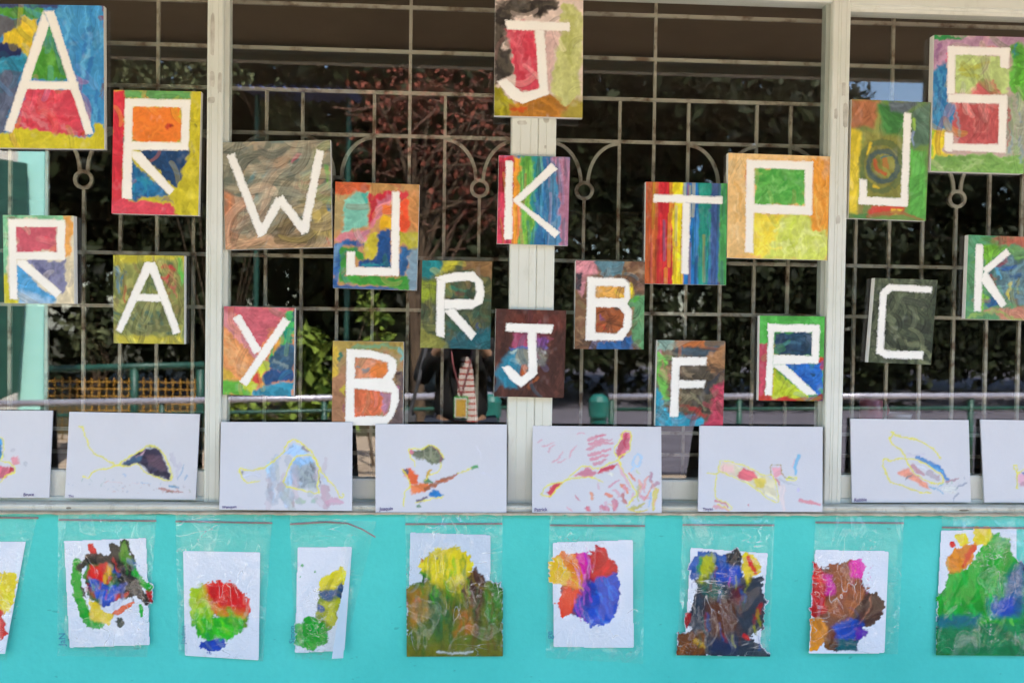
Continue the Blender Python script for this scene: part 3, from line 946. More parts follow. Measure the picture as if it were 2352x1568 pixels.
P = new('r4', '944,-127 1530,-107 1510,630 926,612', 'c0905a', 7)
P.p('d06035', '935,-135 1180,-115 1160,-60 935,-40', st=.25).p('b88a50', '1180,-125 1540,-115 1530,60 1450,0 1200,-50', st=.25).p('b09a68', '930,-40 1010,-40 990,210 925,230', soft=16)
P.p('7fc5ae', '1005,0 1100,-50 1170,-50 1172,180 1000,215', soft=10, st=.18).s('3fa89a', 34, '1140,-50 1155,20').p('c02a3a', '1175,-40 1290,-60 1350,-60 1340,0 1240,40 1180,190').p('d0788a', '1240,0 1340,-20 1330,60 1260,110 1180,210', soft=12)
P.p('f06a30', '1268,35 1345,30 1340,90 1262,100').p('f0b81f', '1262,105 1345,100 1340,205 1262,195').p('d84048', '1385,-70 1455,-60 1450,0 1385,0').p('f0552c', '1385,0 1462,0 1462,215 1385,215')
P.p('c88a50', '1460,-60 1530,-60 1525,220 1460,200', soft=10, st=.25).p('d07f88', '930,270 1000,212 1185,205 1175,305 1090,265 930,292', soft=9).p('2a5f9a', '930,300 1080,262 1165,320 1100,330 1000,310 970,480 965,615 920,615', st=.25)
P.p('6a94b8', '928,320 1000,290 960,400 928,470', soft=14).p('3f8f3a', '990,330 1110,325 1150,405 1075,400 1015,360 1015,540 1460,540 1460,610 980,580 960,470', st=.25).p('c8b835', '1140,340 1200,220 1248,215 1245,330 1228,410 1138,410')
P.p('1f4f88', '1250,200 1340,200 1335,475 1085,468 1080,410 1222,410', st=.3).s('2a8a90', 34, '1120,440 1270,440').p('b0a835', '1385,220 1515,225 1512,320 1460,345 1385,300', st=.25).p('2a5f90', '1382,310 1470,345 1430,530 1382,530', st=.25)
P.p('7f9aa8', '1470,330 1520,330 1515,640 1460,605 1440,520', soft=10, st=.2).p('3f9435', '1015,528 1462,540 1462,618 975,578', ang=3, st=.25).p('3a5f90', '920,588 1515,620 1515,640 920,622')
P.L('1338,-60 1393,-60 1385,530 1328,525', '1020,465 1385,470 1385,530 1018,523', '1020,355 1080,358 1080,520 1018,520', rag=8)
canvas(P, 'canvas with white letter J over mint, red, orange and blue patches')

P = new('r4', '926,980 1420,988 1414,1573 918,1566', 'a58a60', 8)
P.m(50, 'a58a60 b09a60 98805a 8f9a70 a87a58', 26, 90, 80, 60)
P.p('a89048', '918,972 1425,980 1420,1090 1300,1040 1040,1030 960,1090 918,1100', soft=12, st=.25).s('6f9a70', 35, '1060,1020 1380,1030').p('d0b040', '918,1000 970,1000 960,1250 918,1260', soft=10)
P.p('a87a58', '925,1240 1020,1150 1020,1575 910,1575', soft=12, st=.25).s('1f6f60', 45, '970,1075 980,1120').s('c8b835', 25, '1003,1290 1000,1370').s('8a4a70', 20, '1005,1430 1005,1480')
P.p('6a5a58', '1375,1180 1420,1180 1420,1585 1310,1570 1375,1480', st=.25).s('b0708a', 25, '1380,1290 1395,1330').s('3a2a2a', 30, '1385,1200 1370,1260').s('6fa8a0', 40, '1390,1050 1400,1120')
P.p('d8906a', '1072,1090 1190,1090 1315,1128 1315,1195 1275,1248 1072,1246', st=.2).p('e07f3a', '1220,1120 1310,1140 1300,1210 1180,1230', soft=10).d('2f8f9a', 1155, 1178, 20).d('2f8f9a', 1100, 1165, 9).d('2f8f9a', 1085, 1230, 14)
P.p('d87048', '1068,1305 1270,1318 1335,1345 1300,1500 1070,1514', st=.22).p('b07f98', '1260,1340 1335,1348 1312,1485 1268,1495', soft=12)
P.L('1020,1035 1190,1045 1310,1075 1370,1110 1370,1190 1340,1250 1385,1320 1385,1400 1350,1500 1300,1570 1010,1580',
    holes=('1080,1095 1190,1100 1305,1130 1310,1190 1270,1240 1078,1240', '1076,1312 1200,1325 1330,1345 1320,1470 1290,1500 1076,1508'), rag=10)
canvas(P, 'canvas with white letter B and orange insides, standing behind two white boards')

P = new('r5', '490,-60 1103,-48 1097,823 482,806', 'd8c5b8', 9)
P.p('3a3530', '530,20 640,-10 890,-10 930,50 850,90 700,120 590,130 560,180 545,330 600,330 605,520 560,540 480,585 482,100', soft=14, st=.3)
P.m(26, '2a2624 5a5348 3f3a34', 36, 130, -10, 30, (530, 0, 900, 110)).m(16, '2a2624 5a5348 3f3a34', 30, 110, 75, 25, (500, 120, 600, 520))
P.p('bfc27a', '940,50 1040,20 1090,150 1085,650 1040,720 950,750 900,700 880,600 930,260 1000,230 1010,170 940,150', soft=12, ang=85, st=.12).m(22, 'cdd08a b0b465 c4c880', 36, 220, 85, 8, (920, 120, 1080, 680))
P.p('d0b0a8', '835,215 940,220 900,400 880,620 850,650', soft=12).p('d0485a', '565,210 772,205 798,615 680,660 625,605 605,420 600,310', ang=75, st=.14).m(12, 'd85a68 c03848 e0707c', 40, 160, 70, 20, poly='585,230 750,230 780,600 680,640')
P.p('9a9220', '475,580 540,610 635,725 600,815 475,815', st=.3).p('b0752a', '600,720 800,680 880,665 960,730 1100,700 1105,830 600,818', ang=0, st=.25).s('d04a20', 40, '620,760 720,760', .8).p('a89a40', '1000,740 1105,660 1105,830 950,822', soft=20)
P.L('555,140 1010,160 1010,220 570,208', '765,205 830,210 860,660 795,640', '500,570 570,550 680,650 850,600 865,660 680,725 600,690', rag=9)
canvas(P, 'canvas with white letter J, black sweep and red patch, topmost on the middle mullion', back=-0.036)

P = new('r6', '515,-312 1010,-298 995,318 502,303', '3f7fa0', 10)
for h, q in (('d04058', '505,-320 620,-300 600,312 492,312'), ('8a1f25', '508,-270 560,-270 555,-60 505,-50'), ('e89a30', '610,-310 668,-305 664,312 602,312'), ('6aae45', '660,-310 748,-305 754,315 655,315'),
             ('2f8f90', '738,-305 805,-300 805,315 748,315'), ('2f6fa0', '792,-305 885,-300 872,318 765,318'), ('4f7f9f', '868,-220 945,-210 935,315 852,315'), ('b0788f', '880,-308 1018,-305 1002,325 938,318 945,0 930,-150')):
    P.p(h, q, soft=9, ang=90, st=.22)
P.m(30, '8fc860 4a9a40 9ac850', 14, 110, 88, 8, (675, -280, 735, 300)).m(40, '2a6098 3f8ab0 3f6a88 5a8aa8', 16, 120, 88, 12, (770, -280, 930, 300)).m(14, 'c890a4 a06880', 12, 160, 88, 4, (950, -280, 995, 300)).s('c03040', 26, '515,-300 610,-305')
P.L('560,-275 615,-270 607,275 550,275', '905,-230 622,8', '620,15 920,243', w=None) if False else P.L('560,-275 615,-270 607,275 550,275', '880,-258 925,-215 650,30 608,0', '610,5 650,0 940,225 905,268', rag=9)
canvas(P, 'canvas with white letter K on rainbow stripes, on the middle mullion', back=-0.036, brush=(50, 20, 200, 89, 6, .75, .08))

P = new('r6', '-19,420 468,427 455,1041 -34,1028', '4a5038', 11)
P.m(90, '38442c 5e5e38 4a4638 2f5a48 74703f 3c4a34', 44, 120, 60, 90, a=.8)
P.p('1f7f80', '-30,412 160,418 110,500 -30,560', soft=14, st=.3).p('b0a830', '120,418 250,422 200,470 100,500', soft=14, st=.3).p('7f5f38', '280,422 475,422 468,560 400,520 260,490', soft=16, st=.3)
P.p('8fa028', '-40,560 80,560 70,690 -40,700', soft=14, st=.3).p('1f5f68', '200,930 465,900 465,1050 180,1040', soft=18, st=.25).p('7a7a38', '-45,900 100,940 180,1040 -45,1036', soft=18, st=.25).s('6a3a30', 35, '200,640 260,660', .7).s('2a7a60', 30, '180,600 300,610', .7).s('1f4a90', 16, '370,860 385,900')
P.L('80,545 140,560 135,960 75,945', '65,540 200,503 340,500 400,560 418,640 400,720 330,760 130,760 130,690 340,690 355,640 345,575 300,560 140,575', '130,770 200,750 360,930 322,978', rag=9)
canvas(P, 'canvas with white letter R on dark green, left of the middle mullion', brush=(45, 44, 120, 60, 90, .8))

P = new('r6', '495,757 985,770 967,1378 480,1367', '4a2c24', 12)
P.m(80, '5f372c 38211c 704434 52302a 45261f', 36, 120, 80, 40, a=.8)
P.p('6a3024', '600,800 900,790 985,860 880,940 600,860', soft=40, a=.7).p('a84a68', '600,940 770,920 760,1030 620,1040', soft=16, st=.2).p('8a5ab0', '775,950 850,955 840,1030 775,1030', soft=10).s('4f70b8', 35, '610,1045 850,1020', .8)
P.p('2a8098', '560,1090 640,1050 720,1080 650,1200 640,1310 520,1280 490,1210', soft=20, ang=70, st=.25).p('8a8a78', '640,1060 830,1040 830,1130 720,1160 640,1140', soft=18).s('b8ccc0', 25, '600,1075 660,1050', .8).s('c8d8d0', 25, '790,1052 830,1052', .8).p('c0602a', '668,1155 722,1155 705,1235 663,1222').s('b8602a', 30, '720,1300 780,1250', .8)
P.L('565,855 900,868 880,930 558,915', '712,905 773,905 780,1190 720,1190', '780,1120 785,1210 670,1308 600,1260 530,1160 590,1150 670,1230 720,1190 720,1120', rag=9)
canvas(P, 'dark brown canvas with white letter J and teal patch, lowest on the middle mullion', back=-0.036, brush=(36, 44, 150, 80, 35, .6))

P = new('r6', '1050,422 1533,430 1523,1040 1042,1036', '7a5a40', 13)
P.m(120, '8f6c48 5f4232 a48460 50423a 7a6a48 86604a', 30, 90, 60, 90, a=.8)
P.p('d08a90', '1042,415 1170,420 1200,520 1130,560 1110,680 1055,600', soft=12, st=.25).p('5a7f88', '1165,420 1385,424 1370,520 1230,530', soft=12, st=.3).p('3a3a40', '1042,520 1100,525 1100,620 1045,620', soft=9)
P.p('5a9060', '1420,690 1540,670 1535,1050 1440,1005 1450,800', soft=14, st=.3).p('e0c828', '1428,605 1468,610 1462,682 1422,682', soft=7).s('4fa03a', 45, '1450,705 1490,695').p('2a6098', '1190,990 1440,960 1450,1048 1190,1045', soft=12, st=.35)
P.p('d8a04a', '1184,594 1400,600 1396,690 1184,686', ang=140, st=.25).p('a0582f', '1182,738 1352,742 1392,790 1386,885 1332,938 1182,926', st=.3).s('c02f28', 30, '1200,860 1260,900').s('6a4a80', 20, '1210,800 1240,840').s('7a3a24', 18, '1280,780 1330,850')
P.L('1130,535 1390,545 1425,575 1432,680 1410,720 1445,770 1440,880 1375,980 1115,978', holes=('1190,600 1390,605 1385,683 1190,680', '1190,745 1350,748 1388,795 1380,880 1330,930 1188,920'), rag=9)
canvas(P, 'canvas with white letter B on mottled brown and green, right of the middle mullion', brush=(60, 30, 80, 60, 90, .9))

P = new('r7', '147,396 713,408 704,1115 137,1105', 'c03030', 14)
for h, q in (('b85a2a', '137,388 240,400 220,1115 127,1115'), ('c82a30', '236,390 337,400 327,1120 216,1115'), ('f0d820', '333,395 412,400 403,1120 326,1120'), ('1f70b0', '408,395 522,400 514,1120 400,1120'),
             ('1f8a75', '516,400 607,400 584,1122 509,1122'), ('3a5585', '600,400 670,402 658,1122 577,1122'), ('4a9a50', '666,400 722,400 714,1124 653,1122')):
    P.p(h, q, soft=5, warp=7, ang=90, st=.24)
P.m(12, 'd07a3a 9a4a20', 14, 160, 90, 4, (155, 420, 215, 1090)).m(12, 'd83a3a a81f28', 14, 160, 90, 4, (240, 420, 320, 1090)).m(9, '2a80c0 1a5a98', 16, 160, 90, 4, (450, 560, 505, 1090)).m(9, '2a9a80 18756a', 16, 160, 90, 4, (520, 560, 575, 1090)).m(9, '2f4a78 46659a', 12, 160, 90, 4, (590, 560, 650, 1090)).s('c83028', 10, '147,400 142,800')
P.L('200,480 680,500 678,552 197,537', '400,535 455,540 443,1040 390,1035', rag=5)
canvas(P, 'canvas with white letter T on bold vertical rainbow stripes', drag=.3, brush=(46, 22, 300, 90.6, 1.2, .7, .02))

P = new('r7', '720,195 1430,220 1408,942 710,925', 'e8b870', 15)
P.p('e0b878', '710,190 850,230 842,895 702,930', ang=85, st=.14).p('e8bf80', '710,185 1435,212 1430,250 840,240', st=.12).p('f0da48', '890,606 1100,615 1080,800 960,935 860,905', soft=14).p('ccd860', '1090,620 1300,630 1415,700 1412,950 960,940 1040,800', soft=18)
P.m(40, 'd8e078 c0d048 e0e890 d0da68', 30, 90, 30, 90, poly='1060,650 1290,640 1400,720 1400,930 1000,920').m(16, 'f0e060 e8d040', 30, 80, 60, 60, (900, 640, 1050, 880))
P.p('e89a35', '1305,250 1432,225 1416,690 1350,738 1303,718', ang=88, st=.14).m(18, 'f0a848 d88828 f0b458', 22, 160, 88, 6, (1330, 260, 1400, 690)).m(14, 'e8c890 d8a860', 24, 120, 85, 10, (735, 240, 820, 880))
P.p('5fae4a', '896,292 1262,306 1256,562 896,558', st=.2).m(46, '3f9a3a 7fc468 4aa040 68b454', 26, 60, 0, 90, poly='910,305 1248,320 1243,548 910,545').s('c84a40', 7, '845,290 842,470').s('a04a30', 5, '1150,245 1260,252')
P.L('845,240 905,250 895,895 835,885', '845,240 1312,255 1310,315 845,300', '1253,255 1312,255 1305,630 1248,628', '880,550 1305,565 1303,630 880,612', rag=6)
canvas(P, 'large square yellow and orange canvas with white letter P and green window', brush=(30, 44, 160, 80, 40, .35))

P = new('r10', '226,453 700,460 682,1052 210,1050', '6a5a48', 16)
P.m(100, '6a4c3c 86745a 443e36 946f48 6a5a50', 32, 100, 60, 90, a=.8)
P.p('8fb0a0', '218,445 370,450 330,520 222,540', soft=12, st=.25).p('c0703a', '370,455 560,458 560,490 380,492', soft=9).p('3f4f58', '350,500 660,500 660,560 560,570 360,570', soft=12, st=.3).p('a87a50', '570,560 705,480 700,660 600,660', soft=12, st=.25)
P.p('4a4234', '374,624 560,624 605,680 592,965 372,905', soft=9, st=.35).s('8a7a60', 45, '400,660 470,700').s('9a8a70', 30, '390,840 440,840').s('7f7a5c', 26, '450,820 560,940').s('6a6450', 24, '520,810 560,900').p('d070a8', '214,540 260,545 240,700 210,700', soft=12)
P.p('6ab04a', '222,540 300,600 290,720 300,880 240,830 216,720', soft=12, st=.3).m(10, 'a88a60 c07a70 8a7a58', 16, 60, 70, 40, (250, 580, 310, 720)).p('2a98b0', '205,760 240,820 310,950 400,960 540,990 540,1060 200,1060', soft=10, st=.28).p('b03a50', '610,760 698,740 690,1060 540,1060 590,960', soft=14, st=.28)
P.s('303840', 40, '570,800 680,680').s('a03530', 35, '450,920 560,970').s('8a2a2a', 24, '385,900 470,930')
P.L('325,570 382,575 372,985 312,985', '325,570 572,572 568,630 325,628', '370,730 565,732 550,788 370,788', rag=9)
canvas(P, 'canvas with white letter F on dark brown with turquoise and pink border', brush=(55, 36, 100, 60, 90, .9))

P = new('r10', '940,283 1392,288 1377,877 930,873', '4a9a40', 17)
P.p('4fae45', '930,275 1400,280 1392,600 1350,340 1000,345 985,475 930,475', st=.25).p('c0485a', '930,470 990,480 980,840 920,855', ang=88, st=.2).p('c03a2a', '920,832 1262,856 1258,885 915,882').p('1f2f5a', '1255,855 1385,830 1385,886 1255,883').p('c83a28', '1352,580 1392,568 1382,665 1352,660').p('a03a2a', '1270,850 1372,818 1365,862 1270,872')
P.p('1f3f58', '1034,394 1310,398 1306,550 1240,575 1044,562', st=.35).s('3f6a80', 40, '1130,480 1220,480', .8).s('12303f', 16, '1100,450 1250,440 1260,510').s('d8b030', 12, '1042,480 1045,548 1200,567').p('1f68c0', '1100,612 1358,606 1378,780 1345,830', st=.28).m(14, '3a80d0 1555a8 2f78c8', 18, 60, 45, 30, poly='1150,630 1340,620 1360,770 1330,790').d('103a50', 1300, 683, 13)
P.p('b8c828', '1018,635 1275,850 1018,858', st=.22).s('e0c030', 18, '1034,665 1030,830')
P.L('1000,340 1042,350 1025,840 975,835', '995,338 1360,345 1360,400 990,395', '1303,345 1360,345 1352,612 1300,605', '1030,555 1352,560 1350,615 1030,625', '1030,630 1115,620 1345,830 1265,840', rag=12)
canvas(P, 'canvas with white letter R, green border, blue and lime triangles', brush=(26, 36, 110, 50, 80, .6))

P = new('r8', '368,692 918,715 882,1540 345,1520', '6f8f48', 18)
P.m(60, '6f8f48 527444 9aa050 7a8a50 8a7a48', 40, 150, 70, 50, a=.85)
P.p('b0704a', '358,690 560,695 520,900 420,880 358,900', soft=20, st=.28).p('4a8a45', '540,720 735,740 735,960 600,950 560,800', soft=18, st=.3).p('5f6a70', '620,705 860,712 730,795 640,780', soft=14, st=.3).p('e0c838', '352,890 440,920 420,1250 400,1490 338,1490', soft=16, st=.2)
P.p('8a8a40', '450,900 725,960 725,1385 480,1375 430,1100', soft=25, st=.3).p('5fae4a', '780,1040 880,1060 890,1545 760,1490 770,1300', soft=14, st=.28).p('5f7f68', '775,780 915,715 905,1000 800,1030', soft=14, st=.3).s('a0c850', 28, '797,830 803,910').s('8a9ac0', 22, '795,920 800,1010')
th = np.linspace(0, 6.0, 22)
P.s('56683e', 46, np.stack([575 + 145 * np.cos(th + 1.2), 1160 + 170 * np.sin(th + 1.2)], 1), .8).s('3c5458', 40, np.stack([585 + 100 * np.cos(th), 1160 + 105 * np.sin(th)], 1), .9)
P.s('c05030', 30, '530,1120 540,1180 600,1210', .85).s('b8703a', 50, '600,1120 620,1170', .85).s('e0c030', 24, '500,1000 475,1080').s('2f6a78', 16, '570,1100 640,1085').s('e0c030', 26, '520,1300 560,1310')
P.p('d04a38', '500,1435 745,1435 725,1492 480,1502', soft=9).p('e8c838', '640,1450 725,1455 710,1492 630,1492', soft=7).p('4a7a40', '338,1490 480,1488 485,1528 338,1525', soft=7).s('a06a40', 30, '480,1508 860,1532', .9)
P.L('730,783 785,788 758,1440 705,1435', '413,1370 760,1380 755,1442 413,1425', '420,1245 475,1250 472,1420 415,1420', rag=10)
canvas(P, 'canvas with white letter J and grey-green swirls, beside the right window frame', drag=.25, brush=(16, 36, 120, 70, 50, .5))

P = new('r8', '942,245 1588,262 1563,1212 918,1192', 'c0a8a0', 19)
P.p('b890a8', '935,255 1600,255 1600,330 1470,330 1040,325 1030,460 935,490', soft=12, st=.2).p('2f8f4a', '935,240 1180,250 1100,278 940,274', soft=6).s('8a5a88', 30, '985,300 975,440', .8)
P.p('2f80b0', '928,505 1030,450 1032,700 1092,750 1075,900 928,912', soft=12, st=.25).m(24, '2a6aa0 4f9ac0 3a8ab8', 26, 140, 85, 15, poly='945,520 1020,480 1020,720 1070,760 1060,890 945,895').p('e8d030', '918,905 1020,905 1012,1062 1075,1072 1065,1095 915,1102', soft=9, ang=88).s('8fc040', 25, '932,920 928,1080')
P.p('7fae58', '910,1100 1160,1070 1570,1085 1570,1220 908,1200', soft=10, ang=5, st=.2).m(34, '8fba60 6a9a48 a8c880 7aa850', 24, 110, 5, 30, (930, 1110, 1550, 1190)).p('5fae3a', '1480,330 1540,305 1600,340 1585,700 1500,690 1425,520 1465,480', soft=12, st=.3).s('3a8f60', 30, '1515,330 1485,420').s('3a80b0', 26, '1510,330 1490,390')
P.p('a8b098', '1455,680 1590,700 1575,1095 1440,1065', soft=20, st=.25).m(14, '8aa0b0 98b080 b0a898', 18, 160, 88, 8, (1465, 700, 1560, 1060)).s('d84058', 12, '1050,326 1400,328').s('d84058', 12, '1035,370 1030,450').s('c03848', 12, '1448,730 1442,1050')
P.p('b8cc80', '1078,382 1408,388 1412,475 1470,490 1452,668 1078,664', soft=9, st=.18).s('b0b040', 60, '1130,470 1330,425', .85).s('a8ae3c', 50, '1150,520 1250,545', .8).p('d06a68', '1180,668 1270,560 1350,560 1405,668', soft=12)
P.p('c05a58', '1082,712 1402,720 1396,1012 1120,1008 1070,900', soft=9, st=.22).s('8a8f9a', 30, '1092,780 1102,960', .8).s('a84a4a', 16, np.stack([1270 + 75 * np.cos(th), 870 + 85 * np.sin(th)], 1), .8).s('d07a74', 16, np.stack([1265 + 40 * np.cos(th), 870 + 50 * np.sin(th)], 1), .8)
P.L('1040,322 1470,335 1465,390 1045,385', '1405,335 1468,340 1462,478 1400,470', '1035,325 1092,330 1085,660 1030,655', '1030,655 1450,662 1450,725 1040,715', '1393,665 1452,668 1443,1070 1385,1065', '1010,1000 1445,1005 1442,1070 1015,1045', '1015,920 1075,925 1070,1060 1012,1050', rag=6)
canvas(P, 'large canvas with white letter S over red, green and blue paint, upper right', 0.024, brush=(44, 44, 180, 80, 50, .6))

P = new('r9', '530,543 965,557 918,1147 482,1130', '3a4230', 20)
P.m(110, '4a5238 626a4c 222a1e 787e5c 2e3626 424a34', 38, 120, 65, 60, a=.8)
P.L('625,585 930,600 925,650 650,632 610,660 565,635', '565,635 615,640 590,1060 535,1070', '535,1065 590,1040 650,1050 868,1055 862,1110 600,1102', rag=10)
canvas(P, 'dark green-black canvas with white letter C', 0.022, drag=.5, brush=(80, 44, 130, 65, 55, 1.15))

P = new('r9', '1180,243 1612,258 1588,838 1158,826', '5a9060', 21)
P.m(50, '5a9060 4a8060 6a9a60 4f8a70', 24, 110, 85, 20)
P.p('4a8a60', '1172,240 1400,250 1330,290 1290,300 1200,400 1175,500', soft=14, st=.25).p('6fae28', '1275,300 1450,322 1290,462', soft=6, st=.25).p('b06048', '1330,280 1450,250 1620,255 1610,360 1500,300 1400,320', soft=12, st=.25).p('6a9a58', '1440,320 1560,330 1560,600 1480,400', soft=14, st=.25)
P.p('5a7a80', '1310,500 1440,380 1590,420 1590,760 1450,700', soft=12, st=.4).s('2a5fa8', 35, '1440,480 1530,450').s('5fb0d0', 30, '1380,480 1390,550').s('d8c840', 30, '1460,590 1470,680').s('8a3a40', 30, '1395,455 1450,405').s('9a4a48', 22, '1340,520 1435,690').s('8a8a40', 26, '1520,560 1540,650').s('204a78', 30, '1480,540 1540,520').s('6a5a40', 30, '1500,680 1530,760')
P.p('2a5a88', '1300,700 1350,670 1405,745 1320,765', soft=8, st=.3).p('7fc040', '1268,590 1312,680 1262,780', soft=6).p('c08068', '1270,775 1560,750 1595,845 1400,830', soft=14, st=.25).s('8fae58', 26, '1180,822 1560,832', .9)
P.L('1232,303 1285,310 1270,780 1215,775', '1445,335 1475,375 1310,515 1275,480', '1262,560 1300,480 1450,725 1408,752', rag=9)
canvas(P, 'canvas with white letter K on green with blue and red dabs, at the right edge', 0.018, brush=(50, 30, 90, 60, 70, .8))

# ------------------------------------------------------------------ white boards with drawings on the sill
def text_mesh(body, size, bold=0.0):
    cu = bpy.data.curves.new('writing', 'FONT')
    cu.body, cu.size, cu.extrude, cu.offset = body, size, 0.0, bold
    cu.resolution_u = 3
    o = bpy.data.objects.new('writing', cu)
    COL.objects.link(o)
    bpy.context.view_layer.update()
    me = bpy.data.meshes.new_from_object(o.evaluated_get(bpy.context.evaluated_depsgraph_get()))
    bpy.data.objects.remove(o)
    return me

def board(P, label, Yb, Yt, name=None, npx=None, thick=0.005):
    P.wet(5, 0.6, False).smudge(6, 24, 1, 0.0)
    P.col = P.col * (1 + .03 * vn(P.X / 160, P.Y / 160, P.seed) + .015 * vn(P.X / 20, P.Y / 20, P.seed + 1))[..., None]
    V = plane_grid(P, Yb + (Yt - Yb) * (1 - P.v))
    base = V[-1].mean(0) + np.array([0, thick / 2, 0])
    root = empty('drawing_board', base)
    tag(root, label, 'drawing', 'white boards leaning along the sill')
    cs = [V[0, 0], V[0, -1], V[-1, -1], V[-1, 0]]
    t = np.array([0, thick, 0])
    MB().add([c + t * .45 for c in cs] + [c + t for c in cs], [(3, 2, 1, 0), (4, 5, 6, 7)] + [(a, (a + 1) % 4, 4 + (a + 1) % 4, 4 + a) for a in range(4)]).build('backing_board', M['boardedge'], root)
    dr = link('drawing', grid_mesh('drawing', V, np.ones((P.ny, P.nx), bool), P.col, base), M['board'], root)
    if name:
        me = text_mesh(name, 1.0, 0.012)
        co = np.array([v.co[:] for v in me.vertices])
        w = co[:, 0].max() - co[:, 0].min()
        x0, y0, x1 = npx
        A, B = at(x0, y0, Yb - 0.0009), at(x1, y0, Yb - 0.0009)
        sc = (B[0] - A[0]) / w
        lean = (Yt - Yb) / 0.25
        co2 = np.stack([A[0] + (co[:, 0] - co[:, 0].min()) * sc, A[1] - 0.0006 + lean * (co[:, 1] * sc + 0.003), A[2] + co[:, 1] * sc * 1.05 + 0.05 * (co[:, 0] - co[:, 0].min()) * sc], 1) - base
        me.vertices.foreach_set('co', co2.ravel())
        me.update()
        link('handwriting', me, M['ink'], dr)
    return root

M['boardedge'] = simple('board edge', 'b9b9bd', 'c8c8cc', 20.0, 0.8)
WB = 'd1d1d3'
YL = 'e8e048'
P = Painter('b3', '-430,55 292,58 272,540 -450,540', 1.5, WB, 31)
P.p('4a9ac8', '-60,200 0,212 16,230 12,310 -10,340 -60,350', st=.3).p('d87080', '-60,345 70,370 60,410 5,440 -60,450', st=.3).d('b82838', 62, 385, 15).d('c0c0c4', 72, 278, 14).p('e09aa0', '60,320 100,310 100,350 75,355').d('c0c2c6', 142, 355, 13)
P.s(YL, 8, '-60,195 0,208 20,240 15,310 5,335 40,345 80,370 78,400 30,420 5,450 -60,470')
P.m(12, 'd87080 4a9ac8 c0a0b0', 30, 90, 40, 60, (-330, 200, -60, 430), .6)
board(P, 'leftmost white board, with blue and red painted shapes, cut by the picture edge', -.034, -.014, 'Bruce', (54, 1139, 78))

P = Painter('z2', '187,715 1445,738 1405,1562 143,1545', 1.5, WB, 32)
P.p('3a3548', '690,1225 880,1090 960,1050 1060,1080 1110,1200 1165,1330 1150,1370 960,1310 890,1230 830,1200 740,1235', soft=12, st=.35).p('4a6580', '700,1225 800,1160 890,1130 890,1190 830,1200', soft=14).p('5a4552', '920,1130 1080,1150 1130,1290 960,1240', soft=20, st=.3).p('c09aa8', '830,1150 915,1085 890,1135', soft=10)
P.s('b8c0cc', 26, '930,1060 1000,1062', .7).s('c5c3cc', 60, '1180,1130 1230,1250', .8).s('c5c3cc', 40, '1260,1220 1230,1350', .8).s('5f9ac0', 12, '1290,1220 1230,1370', .7).s('5f9ac0', 12, '1330,1320 1300,1370', .8)
P.s('b06a58', 24, '1060,1450 1280,1490', .8).s('3a8ab0', 22, '1150,1430 1240,1450', .8).s('8a5a4a', 14, '1120,1480 1180,1490').s('d8a098', 12, '530,1400 560,1385', .7).s('e0b0a8', 6, '560,1388 900,1400', .5).s('7fb0d8', 8, '880,1395 970,1410', .7).s('a8c0d8', 24, '710,1310 735,1335', .8)
P.dots(40, 'c08878 8a9a78 90a8c0 b0a0a0', 7, (480, 1390, 1380, 1500), .6).dots(12, 'a8b8c8 90b0a8', 8, (170, 1350, 640, 1450), .5)
P.s(YL, 16, '280,860 320,870 330,930 370,1010 380,1060 440,1130 500,1150 640,1225 700,1195 870,1090 940,1045 1030,1060 1090,1120 1140,1220 1175,1340 1150,1380 1080,1360 910,1290 870,1230 830,1210 770,1240 700,1235 640,1225 580,1255 500,1270 400,1300 380,1355 320,1340')
board(P, 'white board with a dark purple fish shape in yellow outline', -.034, -.014, 'Thu', (157, 1141.5, 169))

P = Painter('b4', '-22,121 706,122 704,613 -32,606', 1.5, WB, 33)
P.p('a8c8e8', '310,300 380,235 440,260 450,300 390,310 340,290', st=.2).p('9ac0e0', '335,460 385,320 470,312 505,360 430,485', st=.2).p('9aa4a8', '375,375 500,345 512,492 400,482', soft=12, st=.25).s('a8d0e8', 40, '250,360 240,430', .85).s('b8c8d8', 44, '290,320 260,440', .8)
P.s('a89a98', 45, '250,480 260,550', .8).s('b0a8ac', 60, '310,480 330,560', .8).s('a88a88', 30, '370,540 380,590', .7).s('a8c0a0', 40, '410,560 440,560', .85).s('9ac0a8', 35, '490,560 510,550', .85).s('c0a0a8', 60, '550,490 560,590', .8).s('d0a0b0', 45, '570,565 650,565', .85).s('8a8a88', 18, '95,395 105,410').s('d0d4dc', 40, '110,410 190,415').s('8a7a78', 26, '430,265 460,285', .8)
P.s('b8c8d8', 40, '530,400 560,460', .7).m(16, 'c0d4e4 b0b8c0 c8b8bc', 24, 70, 80, 30, (240, 420, 400, 580), .6).m(14, 'b4cce2 a8b4c0 c4b4ba b0bcb4', 36, 90, 75, 30, (230, 330, 560, 580), .5).m(6, '7a7a78', 9, 40, 80, 20, (470, 340, 530, 480), .8)
P.s(YL, 9, '80,385 90,375 120,388 220,370 310,300 340,250 375,220 420,240 490,300 520,370 560,430 610,480 635,530 655,535 655,515').s(YL, 9, '78,390 110,450 140,455 190,445').s(YL, 9, '395,310 470,305 515,350 520,420 510,480 520,515 440,500 350,480 328,450 350,380 395,310')
board(P, 'white board with a pale blue and grey hill shape in yellow outline', -.088, -.034, 'Wenqum', (509.5, 1167.5, 543))

